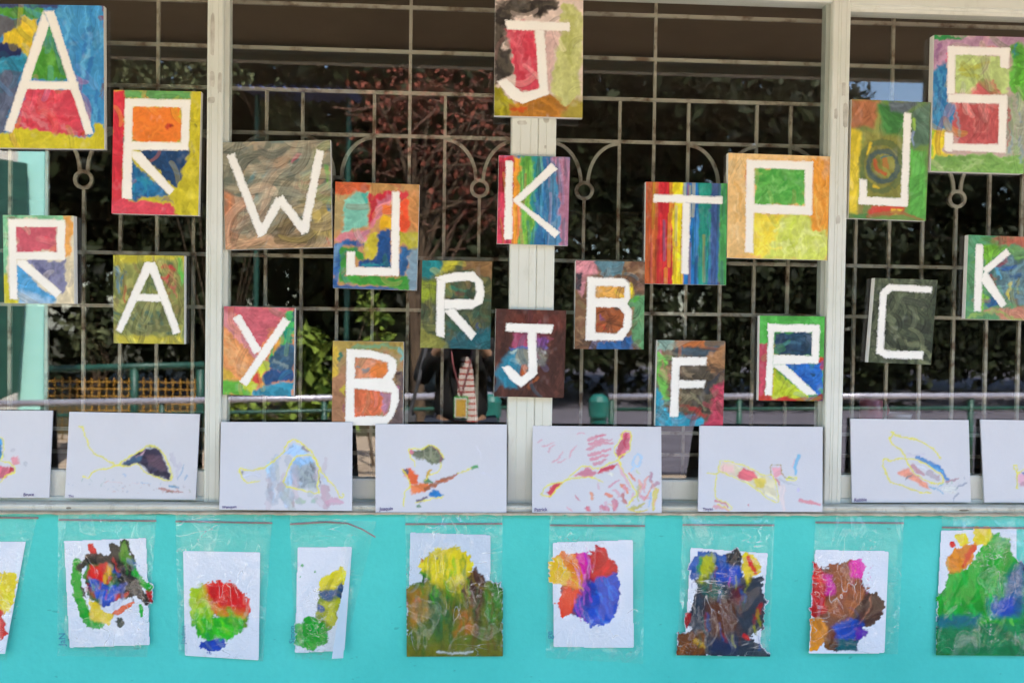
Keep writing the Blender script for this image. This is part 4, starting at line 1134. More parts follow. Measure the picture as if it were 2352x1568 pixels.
P = Painter('b5', '2,133 731,135 729,622 3,624', 1.5, WB, 34)
P.p('6a7058', '190,280 260,265 310,250 370,290 380,330 360,352 320,362 280,320 230,335', st=.35).s('8a5a68', 12, '315,255 370,300 362,345').m(10, '9a9a80 8a9070', 14, 50, 60, 50, poly='220,290 310,265 360,310 320,340')
P.d('d88090', 200, 285, 13).p('e8683a', '150,388 190,385 245,410 242,452 200,470').p('e8804a', '198,470 290,445 335,470 250,512 203,522').s('9a5a38', 25, '280,490 460,405').s('c8683a', 14, '340,450 450,412').s('3a7a40', 30, '280,445 320,455').s('c8a030', 25, '302,390 287,430').d('5a6070', 172, 395, 18)
P.s('3a9a48', 22, '538,372 568,366').p('2f7fc0', '290,525 340,490 372,525 340,542').s('5a4a70', 25, '235,560 290,535').d('3a7a40', 243, 588, 11).s('dfe0e6', 20, '560,260 590,320', .5).s('d0d2dc', 6, '580,400 660,430', .6)
P.s(YL, 8, '187,270 260,265 310,250 365,285 380,320').s(YL, 8, '185,270 200,320 220,335 220,365').s(YL, 8, '365,350 355,390 310,412').s(YL, 9, '150,385 200,470 165,510 160,585').s(YL, 9, '460,405 535,372').s(YL, 7, '225,570 300,550 375,535').s(YL, 7, '275,440 300,420')
board(P, 'white board with orange, blue and grey-green shapes, left of the middle mullion', -.088, -.034, 'Joaquin', (871, 1172, 902))

P = Painter('z5', '-136,632 872,640 876,1320 -141,1313', 1.5, WB, 35)
for ln in ('300,740 440,700', '310,780 480,740', '300,820 490,770', '310,860 470,810', '320,900 460,860', '350,930 440,890', '360,710 430,705'):
    P.s('d8808f', 30, ln, .8)
for ln in ('20,920 100,830', '-60,790 30,760', '150,880 210,790', '-10,840 40,780', '-90,760 -60,740', '60,920 130,890', '210,700 270,690'):
    P.s('e0a0ac', 15, ln, .8)
P.p('d87585', '520,860 560,700 600,680 630,700 620,820 550,890', st=.25).s('c04058', 22, '600,700 590,800').p('dc90a0', '185,1025 300,955 390,1000 330,1032').p('c85060', '378,1002 400,960 525,930 490,970 400,1002').p('d04a58', '-25,1155 20,1088 105,1068 70,1110 0,1185').s('e0a8b0', 28, '540,930 630,1110', .8)
P.s('a8d0ec', 16, '640,975 660,960 640,920 690,855 715,880 690,950 650,910', .9)
for c, w, ln in (('e8703a', 18, '620,1000 670,1060'), ('e8804a', 26, '560,1100 610,1160'), ('e87038', 22, '440,1170 490,1190'), ('e09060', 20, '320,1160 330,1215'), ('c87080', 40, '510,1220 500,1290'), ('c06a60', 32, '570,1180 600,1240'), ('c87080', 34, '410,1270 460,1292'),
                 ('e8a898', 20, '700,1060 720,1130'), ('e8a090', 18, '770,1030 740,1120'), ('b08090', 26, '790,1010 800,1080'), ('b88090', 26, '850,1080 790,1120'), ('b8c070', 18, '700,1100 690,1220'), ('d8c840', 30, '840,1130 810,1285'), ('b8b040', 28, '640,1275 740,1235'),
                 ('8fc0e0', 14, '790,1160 770,1260'), ('e89a78', 16, '740,1210 790,1120'), ('d890a0', 16, '465,1110 540,1060'), ('d8c840', 18, '620,1285 760,1290'), ('d86a78', 12, '200,1180 235,1215'), ('e0a0a8', 10, '130,1270 170,1300'), ('c8d0a0', 14, '680,980 700,1010')):
    P.s(c, w * 1.35, ln, .85)
P.m(16, 'e0909c e8a890 d8a0b0', 20, 60, 60, 50, (380, 1100, 860, 1290), .6).d('d86a78', 300, 1285, 22).d('e8e8d8', 478, 1010, 16)
P.s(YL, 12, '520,880 510,810 555,730 575,680 620,680 632,740 620,830 540,900 640,1090 675,1160 600,1270').s(YL, 12, '540,900 460,925 370,970 300,945 220,970 120,1060 0,1090 -30,1110 -70,1170 0,1180 80,1100 120,1060 250,1035 330,1035 410,1075')
board(P, 'white board full of pink and orange strokes with a yellow line', -.088, -.034, 'Patrick', (1228, 1174, 1257.5))

P = Painter('z5', '1173,633 2138,640 2136,1306 1160,1304', 1.5, WB, 36)
P.p('e4dcb8', '1320,980 1345,918 1460,935 1690,1030 1752,1040 1782,1215 1660,1150 1480,1040', st=.12).p('e8c0b8', '1330,990 1360,930 1450,940 1440,1010', soft=25).p('e07078', '1455,1020 1520,962 1600,990 1640,1050 1540,1062', st=.2).p('e0cc60', '1595,1050 1690,1040 1680,1125 1620,1112', soft=12).p('e8a8b0', '1745,958 1812,945 1822,1012 1758,1032')
P.s('c0c4c8', 26, '1800,1050 1930,1100', .9).s('6ab8dc', 38, '1950,862 1925,1008').s('d8b8c0', 16, '1915,900 1905,970', .8).s('e08a90', 34, '1960,1212 2118,1250', .9).s('e09a9c', 34, '1290,1262 1400,1292', .85).s('d07070', 18, '1300,1220 1400,1270', .85).s('ecd8d0', 55, '1820,1120 1830,1290', .7).s('c8c0e0', 26, '1945,1130 1945,1152', .8).d('d86068', 1557, 1250, 8).s('d07a80', 20, '1770,1045 1800,1100', .85)
P.s('a89040', 9, '1740,1022 1735,950 1770,938 1815,945 1820,1010 1860,1042').s(YL, 10, '1855,1045 1880,1030 1930,1035 1922,1056 1860,1052').s('90b060', 10, '1865,1040 1915,1046')
P.s(YL, 10, '1230,1000 1310,1000 1330,920 1360,905 1480,930 1580,970 1690,1025 1752,1025 1790,1200 1770,1230 1700,1190 1580,1100 1480,1050 1380,1010 1310,1000 1295,1180 1340,1215 1420,1260 1410,1285 1320,1250')
board(P, 'white board with a yellow outlined wedge, red patch and blue stroke', -.088, -.034, 'Tinyao', (1614.5, 1172, 1638))

P = Painter('z6', '246,660 1386,674 1408,1466 262,1468', 1.5, WB, 37)
P.s('d0ccd4', 45, '790,1005 960,1000', .85).s('2f7fc0', 42, '885,1035 990,1080 1100,1140 1175,1240').s('6ab0d8', 34, '1000,1100 1130,1170', .8).p('e89a80', '705,1180 790,1130 860,1190 1000,1310 1025,1352 880,1282 760,1232', soft=10, st=.2).s('8a8a8c', 24, '780,1238 840,1198').s('c08088', 48, '840,1120 960,1200', .8).s('b0a0a8', 64, '1000,1180 1100,1250', .8).s('d8dce4', 40, '900,1120 980,1150', .7)
P.s('a88088', 26, '1170,1270 1290,1230', .8).s('6ab0d0', 16, '1010,1310 1140,1380', .85).s('8a94a8', 22, '1360,1275 1240,1350', .85).s('8a94a8', 18, '1280,1380 1240,1450', .85).s('70b8d0', 14, '1140,1280 1090,1330', .85).s('dce0d8', 70, '1150,1330 1250,1350', .8).dots(14, '90b8a0 a0a8b8 c0a0a0', 8, (1080, 1200, 1370, 1420), .6)
P.s(YL, 16, '1110,1040 1080,990 980,910 870,860 690,820 650,800 640,790 665,800 625,850 650,900 740,970 800,1090 860,1180 980,1260 1110,1285 1145,1245 1080,1170 960,1090 850,1055 740,1050 640,1065 580,1050 555,1090 600,1210 640,1275 760,1310 900,1360 1020,1375').d(YL, 1110, 1035, 14)
board(P, 'white board with yellow loops around blue and salmon strokes, right bay', -.034, -.014, 'Robbie', (1962.5, 1151.5, 1991))

P = Painter('z6', '1500,668 2760,690 2790,1475 1540,1468', 1.5, WB, 38)
P.p('d8a8b8', '1865,1200 1960,1180 1980,1320 1865,1312', soft=14, st=.2).s('3f80b0', 24, '1905,1190 1945,1225').m(14, 'd8a8b8 3f80b0 e0c070 90b890', 34, 110, 20, 60, (1980, 1000, 2500, 1380), .7)
P.s(YL, 15, '1850,1330 1855,1190 1820,1140 1825,1110 1855,1112 1862,1150 1850,1180 1880,1182 1930,1140 2000,1050 2200,1000')
board(P, 'rightmost white board, mostly blank, with a small yellow loop, cut by the picture edge', -.034, -.014)

# ------------------------------------------------------------------ zip bags with finger paintings taped to the wall
WY = -0.085
def sheet(P, paper, label, lift=0.012, seed=0):
    """painted paper inside a bag: only paper and paint are kept of the grid"""
    P.wet(11, 0.5)
    P.smudge(9, 40, 2, .0).ridges(22, 24, 90, 80, 40, .35)
    g = P.col.mean(-1, keepdims=True)
    on = sm(.3, .7, P.painted)[..., None]
    P.col = np.clip(np.where(on > 0, P.col + on * .3 * (P.col - g), P.col), .003, .86) * (1 - .08 * on)
    P.col = np.where(on > .02, P.col, P.base * (1 + .02 * vn(P.X / 90, P.Y / 90, P.seed))[..., None])
    pp = pts(paper)
    m = P.sdf(pp, P.X, P.Y) < 0
    keep = m | (P.painted > 0.45)
    kc = (keep[:-1, :-1].astype(int) + keep[1:, :-1] + keep[:-1, 1:] + keep[1:, 1:]) >= 2
    bend = 0.0026 + lift * P.v ** 2 * (0.55 + 0.6 * vn(P.u * 2.2, P.v * 1.5, seed)) + 0.004 * (vn(P.u * 3, P.v * 4, seed + 2) + .5) * np.sin(P.v * math.pi)
    V = plane_grid(P, WY - np.clip(bend, 0.0016, 0.05))
    b = V.reshape(-1, 3)[:, [0, 2]]
    base = np.array([V[-1, :, 0].mean(), WY - 0.003, V[-1, :, 2].mean()])
    me = grid_mesh('finger_painting', V, kc, np.clip(P.col, .004, .86), base)
    o = link('finger_painting', me, M['sheet'])
    o.location = base
    tag(o, label, 'painting', 'finger paintings in zip bags')
    return bend

def zip_bag(view, corners, zipline, label, seed, lift=0.013, writing=None, wpx=None, flare=0.0):
    Q = Painter(view, corners, 3.4, 'ffffff', seed)
    u, v = Q.u, Q.v
    rs = np.random.RandomState(seed)
    # crinkles: sharp folds running mostly down and fanning from the zip
    w = np.zeros(u.shape)
    for _ in range(26):
        a = rs.uniform(-.5, .5) if rs.rand() < .65 else rs.uniform(-1.5, 1.5)
        cx, cy = rs.rand(), rs.rand()
        d = (u - cx) * math.cos(a) + (v - cy) * math.sin(a) * 1.4
        l = -(u - cx) * math.sin(a) + (v - cy) * math.cos(a) * 1.4
        w += rs.uniform(.2, 1) * np.exp(-np.abs(d) / rs.uniform(.012, .05)) * np.exp(-(l / rs.uniform(.1, .4)) ** 2)
    for _ in range(5):
        c0 = rs.uniform(.05, .2)
        d = v - c0 - .04 * np.sin(u * rs.uniform(4, 9) + rs.uniform(0, 6))
        w += rs.uniform(.3, .8) * np.exp(-np.abs(d) / .012) * np.exp(-((u - rs.rand()) / .3) ** 2)
    edge = np.minimum(np.minimum(u, 1 - u) / .06, np.minimum(1, (1 - v) / .06)).clip(0, 1)
    prof = lift * np.clip(v, 0, 1) ** 1.4
    front = 0.0042 + (prof + 0.0055 + 0.0075 * w * 0.6) * (.25 + .75 * edge) * sm(0, .1, v) + flare * sm(.55, 1, u) * sm(.5, 0, v)
    back = 0.0006 + prof * 0.12 + flare * .85 * sm(.55, 1, u) * sm(.5, 0, v)
    Vf, Vb = plane_grid(Q, WY - front), plane_grid(Q, WY - back)
    base = np.array([Vf[-1, :, 0].mean(), WY - .002, Vf[-1, :, 2].mean()])
    root = empty('zip_bag', base)
    tag(root, label, 'bag', 'zip bags taped to the teal wall')
    full = np.ones((Q.ny, Q.nx), bool)
    fm = link('film', grid_mesh('film', Vf, full, None, base), M['film'], root)
    link('back_film', grid_mesh('back_film', Vb, full, None, base), M['backfilm'], root)
    # zip strip across the top
    zl = pts(zipline)
    zz = []
    for i in range(len(zl) - 1):
        for t in np.linspace(0, 1, 8)[:-1]:
            zz.append(zl[i] * (1 - t) + zl[i + 1] * t)
    zz.append(zl[-1])
    for dz, nm in ((0, 'zip_strip'), (5.2, 'zip_strip')):
        vv, ff = [], []
        for q in zz:
            uu = (q[0] - Q.X.min()) / (Q.X.max() - Q.X.min())
            fl = flare * float(sm(.55, 1, np.array([uu]))[0])
            for dy, yo in ((-1.6, 0), (1.6, 0)):
                vv.append(at(Q.ox + q[0] * Q.k, Q.oy + (q[1] + dz + dy) * Q.k, WY - 0.0062 - fl - yo))
        for i in range(len(zz) - 1):
            ff.append((2 * i, 2 * i + 1, 2 * i + 3, 2 * i + 2))
        MB().add(vv + [p + np.array([0, .0014, 0]) for p in vv], ff + [tuple(len(vv) + k for k in f) for f in ff]).build(nm, M['zip'], fm)
    if writing:
        me = text_mesh(writing, 1.0, 0.01)
        co = np.array([q.co[:] for q in me.vertices])
        x0, y0, hgt = wpx
        A, B = at(x0, y0, WY - .02), at(x0, y0 - hgt, WY - .02)
        sc = (B[2] - A[2]) / (co[:, 0].max() - co[:, 0].min())
        co2 = np.stack([A[0] - co[:, 1] * sc, np.full(len(co), WY - .0215), A[2] + (co[:, 0] - co[:, 0].min()) * sc], 1) - base
        me.vertices.foreach_set('co', co2.ravel())
        me.update()
        link('handwriting', me, M['tealink'], fm)
    return root
M['backfilm'] = glass_mat('back film', 0.01, 0.2, 0.015)
PAPER = 'dddfe5'

P = Painter('b3', '-260,783 143,783 28,1404 -300,1404', 1.6, PAPER, 41, True)
P.p('e8d020', '-80,965 0,955 80,950 100,1010 80,1120 40,1180 -80,1190', ang=85, warp=18).p('c82028', '-80,1150 0,1150 30,1220 40,1290 -10,1350 -80,1360', warp=18)
sheet(P, '-260,783 143,783 28,1404 -300,1404', 'finger painting in yellow and red on a curled sheet, leftmost', .03, 1)
zip_bag('b3', '-330,615 212,618 36,1440 -360,1430', '-330,646 212,650', 'clear zip bag with yellow and red painting, leftmost', 51, .035)

P = Painter('b3', '345,755 865,755 855,1375 360,1375', 1.6, PAPER, 42, True)
P.p('2a5a34', '470,900 620,880 740,940 770,1080 660,1110 560,1150 490,1090', soft=14).s('1f9a38', 62, '430,900 420,1000 450,1120 490,1220 560,1240').s('18281a', 45, '440,930 500,880').p('2a2a24', '600,785 640,790 665,830 740,860 745,900 680,920 640,890 610,860').s('5f8a3a', 60, '690,800 700,880 730,900').s('1f2a18', 14, '660,830 690,775 715,810 740,880')
P.s('c8401f', 50, '508,815 518,860').s('3a2a20', 50, '490,870 540,870 620,885').p('d8482a', '470,930 600,890 620,1000 560,1040 470,980', st=.3).s('e8c020', 40, '610,930 580,1010').p('15130f', '620,925 740,930 785,1000 765,1080 700,1085 640,990').p('1f58b0', '495,980 560,1000 640,1030 705,1010 640,1110 580,1155 530,1080 490,1040', st=.25)
P.s('3a8a48', 34, '470,980 490,930').s('d84a28', 45, '650,1090 700,1070').s('101010', 22, '455,1040 480,1095').p('e8c828', '490,1100 540,1120 560,1160 640,1190 600,1240 500,1220', st=.2).s('e06a38', 40, '640,1180 740,1120').p('241c14', '740,1070 830,1060 842,1120 800,1138').s('b8401f', 35, '822,1050 830,1110').s('1fa040', 42, '740,930 790,1010 835,1035').s('1fa040', 40, '780,1150 785,1195').d('1a2a20', 670, 1228, 30)
P.p('15130f', '480,880 560,850 660,880 745,930 700,965 600,905 490,915').s('15130f', 30, '700,1000 770,1040 800,1110').p('e4e6ee', '605,1160 650,1100 690,1098 640,1165').m(20, '1f58b0 d8482a 15130f 1f9a38', 18, 70, 70, 40, (470, 900, 760, 1100), .5)
sheet(P, '357,782 808,765 828,1353 387,1368', 'finger painting ring of green, black, blue and red on white', .012, 2)
zip_bag('b3', '322,620 868,622 815,1422 316,1416', '324,660 866,666', 'clear zip bag holding the green and black ring painting', 52, .014, 'JaN', (150, 1483, 30))

P = Painter('b4', '-232,835 195,842 187,1440 -222,1414', 1.6, PAPER, 43, True)
P.p('b0c828', '-150,1030 -80,1010 -60,1200 -185,1230 -200,1120', soft=10, warp=20).p('d8401f', '-130,1015 -70,1003 10,1003 70,1030 120,1080 140,1160 120,1230 -60,1200 -110,1100', soft=14, warp=22, st=.2).p('b0c828', '-190,1050 -120,1010 -90,1120 -60,1220 -180,1220 -200,1120', soft=30, warp=18).p('d89a28', '-70,1130 130,1180 115,1225 -60,1205', soft=28, a=.8)
P.p('3fb030', '-185,1195 140,1205 115,1260 40,1320 -100,1335 -165,1290', soft=26, warp=16, st=.25).p('1f50a8', '-135,1335 0,1320 12,1360 -20,1388 -90,1398 -140,1370', warp=14).s('d84a28', 26, '130,1100 135,1170').m(20, '58c040 8fc830 3fa028', 22, 70, 80, 30, (-160, 1180, 90, 1300), .6)
sheet(P, '-230,838 193,845 185,1438 -220,1412', 'finger painting blob from red to green with a blue foot', .014, 3)
zip_bag('b4', '-275,622 262,624 212,1446 -258,1412', '-275,668 262,678', 'clear zip bag holding the red and green blob painting', 53, .015, 'Joadmn', (426, 1478, 42))

P = Painter('b4', '372,810 712,812 668,1402 370,1402', 1.6, PAPER, 44, True)
P.p('6f8428', '525,1040 650,1000 630,1180 570,1290 490,1290 505,1170', soft=10).p('e8d828', '530,980 650,925 674,945 660,1020 580,1060 512,1055', warp=14).p('1f5078', '525,1060 600,1040 655,1000 650,1090 560,1112 525,1100', soft=9, st=.3).p('b8b828', '555,1110 640,1095 610,1250 560,1230 508,1170', st=.25).d('1f4a98', 530, 1155, 22).p('1f9a38', '385,1245 470,1195 520,1215 580,1270 570,1340 470,1395 385,1350', warp=14, st=.22).s('6fc070', 14, '400,1350 470,1330', .8).s('5fb860', 10, '480,1290 520,1220', .7)
P.d('3f9a48', 428, 915, 11).d('3f9a48', 418, 975, 6).d('3f9a48', 500, 950, 7)
sheet(P, '405,815 703,815 662,1385 390,1398', 'finger painting in yellow, navy and green on a narrow folded sheet', .016, 4)
zip_bag('b4', '358,640 838,672 648,1442 388,1434', '360,684 560,672 680,680 760,712 834,756', 'clear zip bag with its right side curling off the wall', 54, .02, 'Simon', (676.5, 1476, 40), .03)
# the folded-over flap of the sheet
fl = [at(516.8 + x * .4143, 918.7 + y * .4143, WY - d_) for x, y, d_ in ((703, 816, .012), (676, 1120, .03), (655, 1428, .034), (592, 1432, .05), (640, 1120, .04))]
ft = MB().add(fl + [p + np.array([0, .0008, 0]) for p in fl], [(0, 1, 4), (1, 2, 3, 4), (9, 6, 5), (9, 8, 7, 6)]).build('paper_flap', simple('translucent flap', 'b9cfd6', 'c9d3dc', 8.0, 0.4))
tag(ft, 'pale folded paper flap at the edge of the curling bag', 'paper')

P = Painter('b5', '172,732 710,732 709,1418 176,1420', 1.6, 'c9d2dc', 45, True)
P.p('5a6a28', '170,1045 260,1000 600,990 660,1000 712,1070 715,1430 170,1430', soft=9, warp=24, st=.25).p('e0cc18', '250,885 300,840 380,815 440,800 530,860 550,920 500,1040 400,1090 330,1020 245,960', soft=12, warp=22, st=.2)
P.p('2a5a30', '240,1000 420,1050 430,1380 330,1300 250,1080', soft=35, a=.9, ang=88, st=.3).p('4a2c20', '450,1040 560,920 612,1000 602,1100 560,1340 540,1150', soft=22, ang=85, st=.35).p('a8782a', '175,1060 280,1030 290,1200 200,1260', soft=30, st=.25).s('c05a48', 40, '220,1110 250,1110', .7).p('b8702a', '450,1170 530,1150 540,1280 450,1310', soft=25, a=.9)
P.p('4a7a38', '620,1040 700,1000 712,1200 600,1310', soft=20, st=.25).p('6a6a20', '170,1355 715,1330 715,1430 170,1430', soft=16).m(50, 'd0c020 4aae28 3a7a28 8a8a20', 12, 110, 88, 8, (270, 900, 530, 1100), .6).m(60, '5a6a28 3a4a24 7a7428 6a4a24 2a5a30', 16, 130, 88, 10, (190, 1080, 690, 1380), .55).s('4a8a30', 24, '255,960 300,990').s('2a5a8a', 14, '340,870 350,880').s('9a2a58', 14, '258,880 260,900').s('e4e6e6', 13, '350,1398 440,1400 540,1390')
sheet(P, '198,735 640,748 635,1040 600,1418 178,1418 190,1040', 'finger painting like a yellow topped tree over dark green and brown', .01, 5)
zip_bag('b5', '168,630 707,634 707,1420 177,1421', '168,684 707,682', 'clear zip bag filled with the dark green tree painting', 55, .012)

P = Painter('b6', '-150,770 325,770 326,1370 -150,1370', 1.6, PAPER, 46, True)
P.p('6a4450', '-80,860 60,850 180,860 225,960 225,1170 100,1240 0,1190 -70,1180 -80,1030', soft=10).p('f08a28', '-120,880 -80,830 -10,850 60,840 60,1010 40,1065 -60,1030 -110,1010', warp=18, st=.2).p('f0b820', '-148,900 -90,855 -20,960 -60,1030 -142,1010', warp=16).p('d84aa0', '10,850 68,840 72,960 50,1000 20,920', soft=9).p('c81f38', '70,862 120,800 178,800 182,870 232,890 246,950 180,1005 80,1005', warp=20, st=.25)
P.p('e85a20', '-70,1040 40,1050 20,1100 -10,1180 -80,1212 -102,1130', warp=18).p('1f55b0', '60,1030 130,990 238,950 252,1070 242,1170 190,1240 90,1255 20,1200 -10,1180 20,1090', warp=18, soft=9, st=.2).p('4a3a80', '40,1000 110,1000 90,1150 20,1190', soft=22, a=.85).m(16, 'd070c0 b060c0 e0a0d0', 7, 130, 80, 18, (10, 860, 80, 1200), .8).m(10, '3a70d0 1a4090 5a8ad8', 12, 100, 60, 30, (100, 1020, 230, 1220), .6).s('f0c850', 14, '-60,960 50,1050', .8)
sheet(P, '-120,790 318,775 323,1368 -118,1365', 'finger painting with orange, red and blue lobes on white', .011, 6)
zip_bag('b6', '-140,634 390,632 378,1460 -164,1427', '-138,690 388,694', 'clear zip bag holding the orange, red and blue painting', 56, .014, 'ge', (1268, 1466, 18))

P = Painter('b6', '565,810 1085,815 1082,1420 562,1412', 1.6, PAPER, 47, True)
P.p('28303a', '640,1000 700,980 1030,975 1062,1110 1042,1260 970,1320 1025,1350 1080,1395 1085,1425 560,1418 590,1290 640,1270 612,1220 650,1120 680,1030', warp=20, st=.35).p('2a5a98', '633,900 690,838 760,830 840,860 930,900 920,1010 760,1000 690,990 638,985', warp=16, st=.3).p('b8b830', '695,880 760,850 782,930 700,1035 680,1000', soft=12, st=.3)
P.p('181a1c', '830,860 900,820 932,860 920,920 840,912', warp=14).p('e8cc28', '930,842 990,850 1040,920 1022,970 980,970 960,1020 920,940', soft=9, st=.2).s('c82a28', 30, '960,870 1000,960').s('2a8a58', 26, '700,880 690,960').p('1f5a50', '680,1010 800,980 840,1100 740,1120', soft=25).p('2a50a8', '780,920 920,930 900,1020 790,1010', soft=22).p('5a3018', '720,1120 880,1090 900,1280 760,1320', soft=40).p('7a4a20', '568,1290 720,1280 730,1410 562,1412', soft=14, st=.3)
P.s('c09a30', 45, '670,1340 720,1370', .8).s('a02a30', 35, '1030,1130 1000,1210').s('a02a30', 35, '625,1190 620,1260').s('c82a38', 30, '940,1300 965,1320').p('5a2028', '860,1040 930,1030 920,1130 860,1120', soft=20).p('1f2a48', '760,1320 900,1320 900,1400 750,1400', soft=25).s('d070b0', 10, '855,980 850,1030', .7).m(40, '2a5a98 b8b830 181a1c a02a30 1f5a50 5a3018', 14, 80, 85, 15, (650, 900, 1020, 1350), .45)
sheet(P, '643,818 1067,850 1025,1350 615,1290', 'dark finger painting of black, blue and brown with yellow tips', .014, 7)
zip_bag('b6', '597,634 1107,638 1080,1420 567,1412', '597,688 1105,690', 'clear zip bag filled with the dark brown and blue painting', 57, .014)

P = Painter('b7', '190,828 640,830 616,1402 192,1402', 1.6, PAPER, 48, True)
P.p('6a3c2c', '225,930 330,920 470,900 500,1040 570,1100 560,1210 470,1270 440,1370 300,1370 230,1300', soft=10).p('b82030', '215,900 240,898 270,960 300,960 320,1080 290,1180 230,1215 200,1190', warp=14, st=.25).p('8a4a20', '305,905 350,910 420,880 480,900 470,1000 525,1040 450,1200 320,1210 285,1130', warp=16, st=.3).p('d040a0', '280,960 330,980 340,1080 290,1080', soft=14).p('e048a8', '420,880 482,878 515,920 480,1000 420,980', soft=9)
P.p('4a3024', '498,1090 560,1060 612,1110 606,1190 540,1250 450,1262 438,1180', warp=14, st=.3).p('d08a20', '200,1210 260,1205 300,1260 280,1330 240,1392 196,1400', warp=10, st=.25).p('1f4fa0', '330,1260 420,1195 505,1230 470,1320 355,1342', soft=14, st=.3).p('5a3a9a', '450,1260 522,1270 512,1312 450,1332', soft=8).p('1f5a60', '348,1320 462,1330 468,1390 350,1392', soft=10).p('5a3a24', '278,1320 350,1330 350,1392 288,1384', warp=10)
for ln in ('500,1050 400,1215', '540,1080 470,1245', '430,900 330,1130', '400,960 300,1180', '450,910 380,1060', '260,1000 290,1150', '470,1060 420,1180'):
    P.s('d08a70', 6, ln, .8)
P.dots(16, 'e8a0c8 d8b0b8', 5, (500, 880, 550, 1080), .6)
sheet(P, '230,830 635,838 612,1398 195,1400', 'finger painting fan of brown, pink, red and blue on white', .02, 8)
zip_bag('b7', '230,630 722,634 686,1405 196,1402', '230,674 720,678', 'clear zip bag with wide empty margin around the brown fan painting', 58, .018)

P = Painter('b7', '898,698 1480,698 1480,1416 898,1412', 1.6, PAPER, 49, True)
P.p('1a8440', '915,1110 960,1010 1340,960 1390,1000 1420,1425 895,1420', soft=8).p('1f9a38', '945,1080 960,960 1060,940 1160,800 1210,725 1310,770 1330,850 1370,900 1400,950 1400,1220 1100,1250 905,1240 908,1070', warp=18, st=.25).p('e09028', '938,890 1000,825 1100,790 1125,830 1060,945 970,968', warp=16, st=.25).p('f0d020', '993,750 1060,735 1092,790 1030,812').p('f0d020', '1098,700 1212,700 1200,790 1108,802').d('d02828', 992, 800, 22).s('c84a20', 42, '1112,812 1050,920', .85)
P.p('1f5a80', '1290,960 1370,890 1400,950 1385,1200 1250,1200', soft=30, st=.25).p('2050b0', '1180,1100 1330,1080 1340,1190 1200,1200', soft=25, a=.8).p('157848', '898,1250 1400,1230 1420,1425 895,1420', soft=14, st=.25).p('1f6a78', '905,1200 1150,1180 1130,1255 905,1262', soft=25).m(30, '2fae48 1a8a30 3ab858', 24, 80, 80, 25, (960, 960, 1280, 1180), .6).s('80d060', 26, '1315,1220 1330,1250', .7)
sheet(P, '928,725 1343,712 1340,1000 1330,1400 910,1400 910,1100', 'green finger painting with yellow and orange top, rightmost', .012, 9)
zip_bag('b7', '932,645 1500,650 1490,1420 903,1414', '932,702 1500,706', 'clear zip bag filled with the green painting, rightmost', 59, .013)

# ------------------------------------------------------------------ ground and things the panes mirror
def flat(name, x0, x1, y0, y1, z, mat):
    return tag(MB().add([(x0, y0, z), (x1, y0, z), (x1, y1, z), (x0, y1, z)], [(0, 1, 2, 3)]).build(name, mat), kind='structure')
M['ground'] = simple('pale paving', '9c8a78', 'b8a48e', 1.2, 0.9, 30.0, 0.004)
M['asphalt'] = simple('road surface', '5a5660', '6b6670', 2.0, 0.9, 40.0, 0.004)
flat('ground', -60, 60, -80, 40, -0.004, M['ground'])
flat('lawn', -60, 60, -80, -9.0, -0.002, simple('dry lawn', '3a3a24', '4c4630', 3.0, 0.95))
flat('road', -0.5, 30, -30, -6.2, 0.0, M['asphalt'])
flat('porch_floor', -9, 9, -1.9, -0.085, 0.002, simple('porch tiles', '9a958c', 'a8a298', 4.0, 0.7))

M['bark'] = simple('bark', '4a3a2c', '6a5642', 12.0, 0.9)
def leaf_mat(name, a, b):
    m, nt, bs = nmat(name)
    g = nt.nodes.new('ShaderNodeNewGeometry')
    r = ramp(nt, g.outputs['Random Per Island'], [(0.0, tuple(lin(a))), (1.0, tuple(lin(b)))])
    nt.links.new(r.outputs[0], bs.inputs['Base Color'])
    bs.inputs['Roughness'].default_value = 0.6
    bs.inputs['Specular IOR Level'].default_value = 0.15
    return m
M['leafdark'] = leaf_mat('dark leaves', '10140b', '2b331b')
M['leafgreen'] = leaf_mat('green leaves', '38521c', '84963c')
M['leafolive'] = leaf_mat('olive leaves', '22280f', '6f7450')
M['leafred'] = leaf_mat('dry red leaves', '2a1613', '94503f')

def leaves(blobs, n, size, seed, droop=0.3, asp=0.3):
    """leaf shaped faces scattered through a set of (centre, radii) blobs"""
    rs = np.random.RandomState(seed)
    bi = rs.randint(len(blobs), size=n)
    C = np.array([b[0] for b in blobs])[bi]
    R = np.array([b[1] for b in blobs])[bi]
    d = rs.normal(size=(n, 3))
    d /= np.linalg.norm(d, axis=1)[:, None]
    p = C + d * R * (rs.rand(n) ** 0.45)[:, None]
    a = rs.normal(size=(n, 3))
    a[:, 2] -= droop
    a /= np.linalg.norm(a, axis=1)[:, None]
    b = np.cross(a, rs.normal(size=(n, 3)))
    b /= np.linalg.norm(b, axis=1)[:, None] + 1e-9
    s = size * rs.uniform(.6, 1.3, n)[:, None]
    nrm = np.cross(a, b)
    V = np.stack([p, p + a * s * .45 + b * s * asp + nrm * s * .08, p + a * s, p + a * s * .45 - b * s * asp + nrm * s * .08], 1).reshape(-1, 3)
    F = np.arange(4 * n).reshape(n, 4)
    return V, F

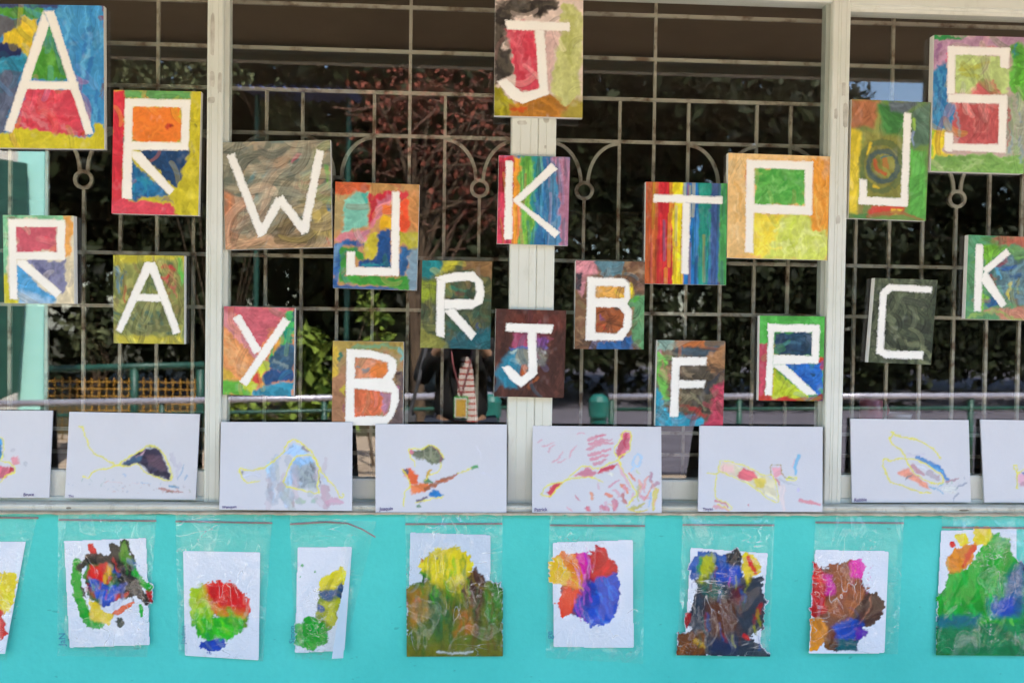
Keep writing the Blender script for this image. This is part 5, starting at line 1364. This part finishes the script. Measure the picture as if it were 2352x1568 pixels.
def tree(name, label, base, h, blobs, n, size, mat, seed, cat='tree', r0=0.14, limbs=6):
    base = np.array(base, float)
    root = empty(name, base)
    tag(root, label, cat, 'trees and shrubs mirrored in the panes')
    rs = np.random.RandomState(seed)
    mb = MB()
    top = base + np.array([rs.uniform(-.2, .2), 0, h])
    mid = (base + top) / 2 + np.array([rs.uniform(-.15, .15), rs.uniform(-.1, .1), 0])
    mb.tube([base, mid, top], [r0, r0 * .7, r0 * .35], 8)
    for k in range(limbs):
        b = blobs[rs.randint(len(blobs))]
        t = rs.uniform(.35, .95)
        s0 = base + (top - base) * t
        e = np.array(b[0]) + rs.normal(size=3) * np.array(b[1]) * .3
        mb.tube([s0, (s0 + e) / 2 + rs.normal(size=3) * .12, e], [r0 * .35, r0 * .22, r0 * .06], 6)
    mb.build('trunk', M['bark'], root)
    V, F = leaves(blobs, n, size, seed)
    link('crown', mesh('crown', V - base, F), mat, root)
    return root

rs = np.random.RandomState(11)
def blobs_in(x0, x1, y0, y1, z0, z1, n, r0, r1, seed):
    q = np.random.RandomState(seed)
    return [((q.uniform(x0, x1), q.uniform(y0, y1), q.uniform(z0, z1)), (q.uniform(r0, r1), q.uniform(r0, r1), q.uniform(r0, r1) * .8)) for _ in range(n)]

# big dark trees behind the yard
for i, (x, L, w, h, n, lab) in enumerate(((-10.2, 12.6, 2.2, 9, 7000, 'dark evergreen tree mirrored between the large A and the orange R canvases'), (-13, 15, 3.4, 9, 9000, 'dark evergreen tree mirrored far left behind the yellow fence'), (-8, 17, 3.4, 10, 9000, 'dark evergreen tree mirrored behind the small A canvas'), (-3.2, 16, 3.0, 10, 9000, 'dark evergreen tree mirrored behind the Y canvas'),
                                          (1.4, 17, 3.0, 10.5, 9000, 'dark evergreen tree mirrored left of the middle mullion'), (-1.0, 13.8, 1.8, 9.5, 7000, 'dark evergreen tree mirrored above the colourful J canvas'), (5.6, 16.5, 2.9, 9.5, 8000, 'dark evergreen tree mirrored right of the middle mullion'),
                                          (10.0, 18, 3.0, 6.6, 7000, 'lower dark tree mirrored near the right frame with sky above it'), (15.0, 18, 3.4, 7.6, 6000, 'dark tree mirrored at the far right with sky gaps'))):
    tree('shade_tree', lab, (x, -L, 0), h * .7, blobs_in(x - w, x + w, -L - 2, -L + 2, 1.2, h, 40, .9, 1.8, 60 + i), n * 2, .30, M['leafdark'], 70 + i, r0=.25, limbs=10)
hb = blobs_in(-22, 24, -14.6, -13.0, .3, 3.4, 200, .7, 1.2, 5)
V, F = leaves(hb, 42000, .2, 8)
hg = link('hedge', mesh('hedge', V, F), M['leafdark'])
tag(hg, 'dark clipped hedge running behind the yard', 'hedge', kind='stuff')

# red-leaved tree, bare twigs among the leaves
c = behind(1010, 300, 8.0)
b = [(tuple(behind(px, py, 8.0 + dz)), (.55, .5, .5)) for px, py, dz in ((900, 220, 0), (960, 300, .4), (1040, 200, -.3), (1100, 300, .2), (1020, 400, 0), (1140, 230, .5), (880, 330, .3), (1160, 400, 0), (960, 180, .6), (1090, 460, .3))]
t = tree('red_leaved_tree', 'tree with dry red-brown leaves and bare twigs mirrored beside the top J canvas', (c[0] - .2, -8.3, 0), 3.6, b, 1300, .085, M['leafred'], 91, r0=.09, limbs=18)
mb = MB()
for k in range(90):
    q = b[rs.randint(len(b))]
    s0 = np.array(q[0]) + rs.normal(size=3) * .35
    d0 = rs.normal(size=3)
    d0[2] = d0[2] * .5 - .2
    d0 = d0 / np.linalg.norm(d0) * rs.uniform(.4, .9)
    mb.tube([s0, s0 + d0 * .5 + rs.normal(size=3) * .06, s0 + d0], [.011, .008, .004], 5)
mb.build('twigs', simple('pale twigs', '4a2f26', '8a6450', 20.0, 0.8), t)
# bright bushes
def bush(lab, spots, L, n, size, seed, mat=None):
    bl = [(tuple(behind(px, py, L + dz)), (r, r, r * 1.1)) for px, py, r, dz in spots]
    bx = np.mean([q[0][0] for q in bl])
    return tree('leafy_shrub', lab, (bx, -L, 0), .9, bl, n, size, mat or M['leafgreen'], seed, 'shrub', .02, 8)
bush('sunlit leafy shrub mirrored between the Y and B canvases', [(715, 790, .14, 0), (725, 850, .2, .1), (735, 910, .22, 0), (700, 930, .2, .1), (760, 950, .2, 0)], 6.2, 330, .15, 21)
bush('bright green shoots mirrored below the colourful J canvas', [(845, 690, .12, 0), (860, 720, .12, 0), (875, 760, .16, 0), (865, 800, .15, .1)], 6.6, 170, .1, 22)
bush('low sunlit plants mirrored under the Y canvas', [(540, 960, .2, 0), (600, 955, .2, .1), (660, 960, .22, 0), (570, 990, .25, 0), (700, 990, .25, 0)], 6.0, 330, .1, 23)
bush('small green leaves mirrored below the W canvas', [(640, 230, .25, 0), (655, 265, .2, 0), (530, 170, .3, .2), (380, 175, .35, 0), (300, 170, .3, 0), (440, 180, .35, 0)], 9.5, 700, .085, 24, M['leafolive'])
bush('pale leaves mirrored left of the small A canvas', [(195, 790, .18, 0), (230, 770, .16, 0), (180, 745, .15, 0)], 8.5, 110, .1, 25, M['leafolive'])

# railings
M['pipe'] = simple('grey steel pipe', 'a9a6b4', 'bdbac6', 10.0, 0.35, metal=0.3)
M['greensteel'] = simple('dark green steel', '1f4a40', '2a5a4c', 10.0, 0.45)
M['yellow'] = simple('yellow mesh wire', 'b88430', 'c8963c', 10.0, 0.5)
def railing(lab, pa, pb, L, posts, low=None):
    A, B = behind(*pa, L), behind(*pb, L)
    r = empty('pipe_railing', ((A[0] + B[0]) / 2, -L, 0))
    tag(r, lab, 'railing')
    MB().tube([A, B], .03, 12).build('top_rail', M['pipe'], r, smooth=True)
    A2, B2 = A - np.array([0, 0, .12]), B - np.array([0, 0, .12])
    MB().tube([A2, B2], .018, 10).build('lower_rail', M['greensteel'], r, smooth=True)
    for px in posts:
        x = behind(px, 900, L)[0]
        z = A[2] + (B[2] - A[2]) * (x - A[0]) / (B[0] - A[0])
        MB().tube([(x, -L - .01, -.004), (x, -L - .01, z - .02)], .028, 10).build('post', M['greensteel'], r, smooth=True)
railing('grey pipe railing mirrored low across the left panes', (-200, 930), (1250, 905), 5.75, (100, 372, 745, 1180))
railing('shiny pipe railing mirrored low across the right panes', (1398, 911), (2600, 908), 5.75, (1405, 1699, 2231, 2560))
# yellow mesh fence
L = 7.6
fn = empty('mesh_fence', (behind(250, 900, L)[0], -L, 0))
tag(fn, 'yellow wire mesh fence with green rail mirrored at the lower left', 'fence')
A, B = behind(90, 848, L), behind(470, 838, L)
MB().tube([A, B], .04, 10).build('top_rail', M['greensteel'], fn, smooth=True)
for px in (100, 309, 460):
    x = behind(px, 900, L)[0]
    MB().tube([(x, -L, -.004), (x, -L, A[2] + .02)], .045, 10).build('post', M['greensteel'], fn, smooth=True)
mb = MB()
x0, x1 = A[0], B[0]
zt, zb = A[2] - .09, .12
for x in np.arange(x0, x1, .082):
    mb.box((x - .005, -L - .03, zb), (x + .005, -L - .02, zt))
for z in np.arange(zb, zt + .01, .082):
    mb.box((x0, -L - .02, z - .005), (x1, -L - .012, z + .005))
o = mb.build('wire_mesh', M['yellow'], fn)
o['kind'] = 'stuff'
# teal pillar and board at the far left, both in the sun
p0, p1 = behind(40, 640, 6.0), behind(100, 640, 6.0)
pl = empty('pillar', ((p0[0] + p1[0]) / 2, -6.1, 0))
tag(pl, 'sunlit turquoise pillar mirrored at the far left', 'pillar')
M['mint'] = simple('mint pillar paint', 'b4f2e6', 'bcf6ea', 4.0, 0.5)
MB().box((p0[0], -6.1, -.004), (p1[0], -6.0, 3.6)).build('shaft', M['mint'], pl, bevel=.01)
MB().box((p0[0] - .03, -6.13, -.003), (p1[0] + .03, -5.97, .16)).build('base', M['mint'], pl, bevel=.01)
g = [behind(px, py, 5.9) for px, py in ((-30, 360), (60, 375), (62, 560), (38, 900), (-30, 930))]
q = MB().add(g + [a - np.array([0, .03, 0]) for a in g], [(0, 1, 2, 3, 4), (9, 8, 7, 6, 5)] + [(k, (k + 1) % 5, 5 + (k + 1) % 5, 5 + k) for k in range(5)]).build('green_panel', M['greensteel'])
tag(q, 'dark green panel mirrored beside the turquoise pillar', 'panel')
# white louvred house beyond
ho = empty('white_house', (-7.5, -11, 0))
tag(ho, 'white house wall with louvres mirrored at the far left edge', 'building')
MB().box((-11.5, -11.3, 0), (-6.7, -11.0, 4.2)).build('house_wall', simple('white house paint', 'c9c4ba', 'd5d0c6', 3.0, 0.8), ho)
for z in np.arange(.6, 3.4, .12):
    MB().box((-9.5, -10.99, z), (-7.2, -10.94, z + .05)).build('louvre', simple('louvre grey', '77746e') if 'lv' not in M else M['lv'], ho)
    M.setdefault('lv', bpy.data.materials['louvre grey'])
# corrugated blue canopy roof
p = behind(540, 197, 9.0)
p2 = behind(800, 203, 9.0)
n = 80
V = []
for i in range(n + 1):
    t = i / n
    x = p[0] + (p2[0] - p[0]) * t
    z = p[2] + (p2[2] - p[2]) * t + .03 * math.cos(i * math.pi * 2 / 8)
    V += [(x, -9.0, z), (x, -10.6, z + .25)]
F = [(2 * i, 2 * i + 2, 2 * i + 3, 2 * i + 1) for i in range(n)]
ca = empty('blue_canopy', ((p[0] + p2[0]) / 2, -9.6, 0))
tag(ca, 'blue corrugated canopy roof mirrored above the W canvas', 'canopy')
mbc = MB().add(V + [(a, b_, c_ - .02) for a, b_, c_ in V], F + [tuple(len(V) + k for k in f) for f in F])
mbc.build('roof_sheet', simple('blue sheet', '5a6aa8', '7a8ac0', 5.0, 0.3, metal=0.2), ca)
for x in (p[0] + .1, p2[0] - .1):
    MB().tube([(x, -9.8, 0), (x, -9.8, p[2] + .1)], .035, 8).build('post', M['greensteel'], ca)
# teal bollards with rounded hoods
M['bollard'] = simple('teal bollard paint', '1f6a62', '2a7a70', 8.0, 0.4)
for px, lab in ((1375, 'teal bollard with rounded head mirrored right of the middle mullion'), (1128, 'teal bollard with rounded head mirrored left of the middle mullion')):
    c = behind(px, 905, 5.2)
    r = .085
    bo = empty('bollard', (c[0], -5.2, 0))
    tag(bo, lab, 'bollard', 'bollards by the railing')
    MB().lathe([(r * .86, .002), (r * .86, c[2] - .2)], (c[0], -5.2, 0), 20).build('post', M['bollard'], bo, smooth=False)
    MB().lathe([(r * 1.05, c[2] - .2), (r * 1.08, c[2] - .06), (r * .8, c[2] - .015), (r * .4, c[2])], (c[0], -5.2, 0), 20).build('head', M['bollard'], bo, smooth=False)

# ------------------------------------------------------------------ inside: a counter with a mug and a bowl
c = at(2000, 968, .42)
ct = empty('counter', (1.9, .55, .1))
tag(ct, 'dark counter inside the room behind the right-hand window', 'counter')
M['counter'] = simple('counter wood', '3f3630', '4a4038', 6.0, 0.5)
zc = c[2]
MB().box((.9, .3, zc - .03), (3.2, .8, zc)).build('top', M['counter'], ct, bevel=.004)
for x in (.95, 3.1):
    MB().box((x, .34, .1), (x + .05, .76, zc - .031)).build('side_panel', M['counter'], ct)
mg = empty('mug', (c[0], .42, zc))
tag(mg, 'pink mug on the counter inside, above the loops board', 'mug')
MB().lathe([(.034, .001), (.037, .006), (.038, .075), (.036, .077), (.034, .07), (.033, .01)], (c[0], .42, zc), 24).build('body', simple('pink glaze', 'c06a78', 'cc7a88', 5.0, 0.3), mg, smooth=True)
th = np.linspace(-1.4, 1.4, 9)
MB().tube([(c[0] + .036 + .024 * math.cos(a), .42, zc + .04 + .024 * math.sin(a)) for a in th], .0055, 8).build('handle', bpy.data.materials['pink glaze'], mg, smooth=True)
c2 = at(2065, 968, .42)
bw = MB().lathe([(.025, .001), (.036, .01), (.042, .03), (.04, .03), (.033, .012), (.02, .006)], (0, 0, 0), 24).build('bowl', simple('white glaze', 'c8c4c0', 'd4d0cc', 5.0, 0.3), None, smooth=True)
bw.location = (c2[0], .42, zc)
tag(bw, 'small white bowl beside the pink mug inside', 'bowl')

# ------------------------------------------------------------------ photographer behind the camera, seen only mirrored
def skin_obj(name, chains, mat, parent, sub=2):
    """one continuous surface grown along joined bones: chains of (x, y, z, radius); shared points merge"""
    vs, rad, ed, key = [], [], [], {}
    for ch in chains:
        prev = None
        for x, y, z, r in ch:
            k = (round(x, 4), round(y, 4), round(z, 4))
            if k not in key:
                key[k] = len(vs)
                vs.append((x, y, z))
                rad.append(r)
            i = key[k]
            if prev is not None and prev != i:
                ed.append((prev, i))
            prev = i
    off = parent_origin(parent)
    me = bpy.data.meshes.new(name)
    me.from_pydata([tuple(np.array(v) - off) for v in vs], ed, [])
    o = link(name, me, mat, parent)
    md = o.modifiers.new('skin', 'SKIN')
    md.use_smooth_shade = True
    for i, sv in enumerate(me.skin_vertices[0].data):
        r = rad[i]
        sv.radius = r if isinstance(r, tuple) else (r, r)
        sv.use_root = i == 0
    ss = o.modifiers.new('sub', 'SUBSURF')
    ss.levels = ss.render_levels = sub
    return o

BX, BY = -.02, -2.80
pe = empty('person', (BX, BY, 0.002))
tag(pe, 'person in black jacket and striped shirt taking the picture, mirrored below the dark R canvas', 'person')
M['skin'] = simple('skin', 'b08468', 'bc9074', 10.0, 0.5)
M['black'] = simple('black cloth', '141417', '1c1c20', 30.0, 0.9)
M['jeans'] = simple('dark blue cloth', '232a3a', '2c3446', 30.0, 0.9)
M['hair'] = simple('dark hair', '171210', '241a16', 60.0, 0.5)
pel = (BX, BY, .93, (.15, .1))
body = [[pel, (BX, BY, 1.08, (.13, .09)), (BX, BY, 1.25, (.15, .1)), (BX, BY, 1.36, (.1, .08)), (BX, BY, 1.43, (.05, .05)), (BX, BY + .01, 1.5, (.07, .085)), (BX, BY + .01, 1.6, (.075, .09)), (BX, BY, 1.66, (.05, .06))]]
for s_ in (-1, 1):
    body.append([pel, (BX + s_ * .09, BY, .86, .085), (BX + s_ * .1, BY + .01, .48, .055), (BX + s_ * .1, BY, .1, .036), (BX + s_ * .1, BY + .06, .05, .035), (BX + s_ * .11, BY + .17, .035, .03)])
    body.append([(BX, BY, 1.36, (.1, .08)), (BX + s_ * .17, BY, 1.35, .055), (BX + s_ * .25, BY + .05, 1.13, .042), (BX + s_ * .13, BY + .2, 1.34, .033), (BX + s_ * .075, BY + .215, 1.43, .028)])
    for k in range(4):
        body.append([(BX + s_ * .075, BY + .215, 1.43, .028), (BX + s_ * .06, BY + .225, 1.45 + .014 * (k - 1.5), .0095), (BX + s_ * (.052 - .002 * k), BY + .235 , 1.47 + .014 * (k - 1.5), .008)])
    body.append([(BX + s_ * .075, BY + .215, 1.43, .028), (BX + s_ * .062, BY + .2, 1.425, .01), (BX + s_ * .05, BY + .195, 1.44, .009)])
skin_obj('body', body, M['skin'], pe)
hd = MB().lathe([(.02, -.12), (.085, -.1), (.1, -.02), (.098, .06), (.07, .12), (.02, .145)], (BX, BY - .035, 1.58), 18)
hd.build('hair', M['hair'], pe, smooth=True)
for s_ in (-1, 1):
    MB().lathe([(.008, -.008), (.012, 0), (.008, .008)], (BX + s_ * .033, BY + .098, 1.585), 10).build('eye', M['dark'], pe, smooth=True)
MB().lathe([(.016, 0), (.012, .02), (.005, .045)], (BX, BY + .105, 1.535), 10).build('nose', M['skin'], pe, smooth=True)
MB().box((BX - .025, BY + .09, 1.5), (BX + .025, BY + .1, 1.508)).build('mouth', simple('lips', '8a4a44'), pe, bevel=.002)
jk = [[(BX, BY, .85, (.21, .15)), (BX, BY, 1.08, (.165, .115)), (BX, BY, 1.25, (.175, .118)), (BX, BY, 1.37, (.12, .095))]]
for s_ in (-1, 1):
    jk.append([(BX, BY, 1.37, (.12, .095)), (BX + s_ * .17, BY, 1.355, .07), (BX + s_ * .25, BY + .05, 1.13, .058), (BX + s_ * .14, BY + .185, 1.32, .046)])
skin_obj('jacket', jk, M['black'], pe)
tr = []
for s_ in (-1, 1):
    tr.append([(BX, BY, .92, (.19, .14)), (BX + s_ * .09, BY, .84, .125), (BX + s_ * .1, BY + .01, .48, .072), (BX + s_ * .1, BY, .1, .055)])
skin_obj('trousers', tr, M['jeans'], pe)
# striped shirt front showing in the open jacket
m, nt, bs = nmat('striped shirt')
wv = nt.nodes.new('ShaderNodeTexWave')
wv.bands_direction = 'Z'
wv.inputs['Scale'].default_value = 9.0
tc = nt.nodes.new('ShaderNodeTexCoord')
nt.links.new(tc.outputs['Object'], wv.inputs[0])
r = ramp(nt, wv.outputs[0], [(.12, tuple(lin('b83a34'))), (.2, tuple(lin('ddcfc8')))])
nt.links.new(r.outputs[0], bs.inputs['Base Color'])
bs.inputs['Roughness'].default_value = .9
V, F = [], []
for i in range(9):
    t = i / 8
    for j in range(7):
        s_ = j / 6 - .5
        z = .83 + .46 * t
        V.append((BX + .03 + s_ * (.16 - .1 * t), BY + .155 + .02 * math.cos(s_ * 3) - .02 * t + .006 * math.sin(s_ * 22), z))
for i in range(8):
    for j in range(6):
        F.append((i * 7 + j, i * 7 + j + 1, i * 7 + j + 8, i * 7 + j + 7))
sh = MB().add(V + [(a, b_ - .004, c_) for a, b_, c_ in V], F + [tuple(63 + k for k in f) for f in F])
sh.build('shirt', m, pe, smooth=True)
# grey shoulder bag strap side
bgx = empty('shoulder_bag', (BX - .3, BY, .62))
tag(bgx, 'grey cloth bag hanging at the side of the mirrored person', 'bag')
MB().box((BX - .36, BY - .1, .62), (BX - .27, BY + .14, .95)).build('pouch', simple('grey canvas', '5a5a60', '66666c', 30.0, 0.9), bgx, bevel=.02)
MB().tube([(BX - .3, BY + .1, .95), (BX - .25, BY + .14, 1.15), (BX - .19, BY + .11, 1.42), (BX - .16, BY - .04, 1.44)], .012, 8).build('strap', bpy.data.materials['grey canvas'], bgx)
# badge on a lanyard
bd = empty('name_badge', (BX + .02, BY + .2, .95))
tag(bd, 'green framed name badge with yellow card on a lanyard, mirrored', 'badge')
bx = BX + .0
MB().box((bx - .042, BY + .186, .93), (bx + .042, BY + .194, 1.06)).build('holder', simple('green plastic', '3aa04a', '44ac54', 5.0, 0.4), bd, bevel=.003)
MB().box((bx - .037, BY + .1941, .935), (bx + .037, BY + .196, 1.052)).build('frame', simple('white frame', 'd8d4d0'), bd)
MB().box((bx - .028, BY + .1961, .943), (bx + .028, BY + .1975, 1.042)).build('card', simple('yellow card', 'd8a840', 'e0b858', 20.0, 0.6), bd)
for s_ in (-1, 1):
    MB().tube([(bx, BY + .19, 1.062), (bx + s_ * .05, BY + .17, 1.25), (bx + s_ * .07, BY + .08, 1.41), (bx + s_ * .06, BY - .06, 1.44)], .005, 6).build('lanyard', simple('lanyard', '8a4a50') if 'ly' not in M else M['ly'], bd)
    M.setdefault('ly', bpy.data.materials['lanyard'])
# the camera in the hands: behind the viewpoint
ph = empty('photo_camera', (BX, BY + .22, 1.43))
tag(ph, 'black camera held up by the mirrored person', 'camera')
MB().box((-.065, -2.63, 1.435), (.065, -2.585, 1.52)).build('body', M['dark'], ph, bevel=.008)
MB().box((-.02, -2.625, 1.521), (.02, -2.59, 1.545)).build('viewfinder', M['dark'], ph, bevel=.004)
vv = MB()
vv.tube([(0, -2.585, 1.48), (0, -2.535, 1.48), (0, -2.52, 1.48)], [.034, .034, .037], 20)
vv.build('lens', M['dark'], ph)
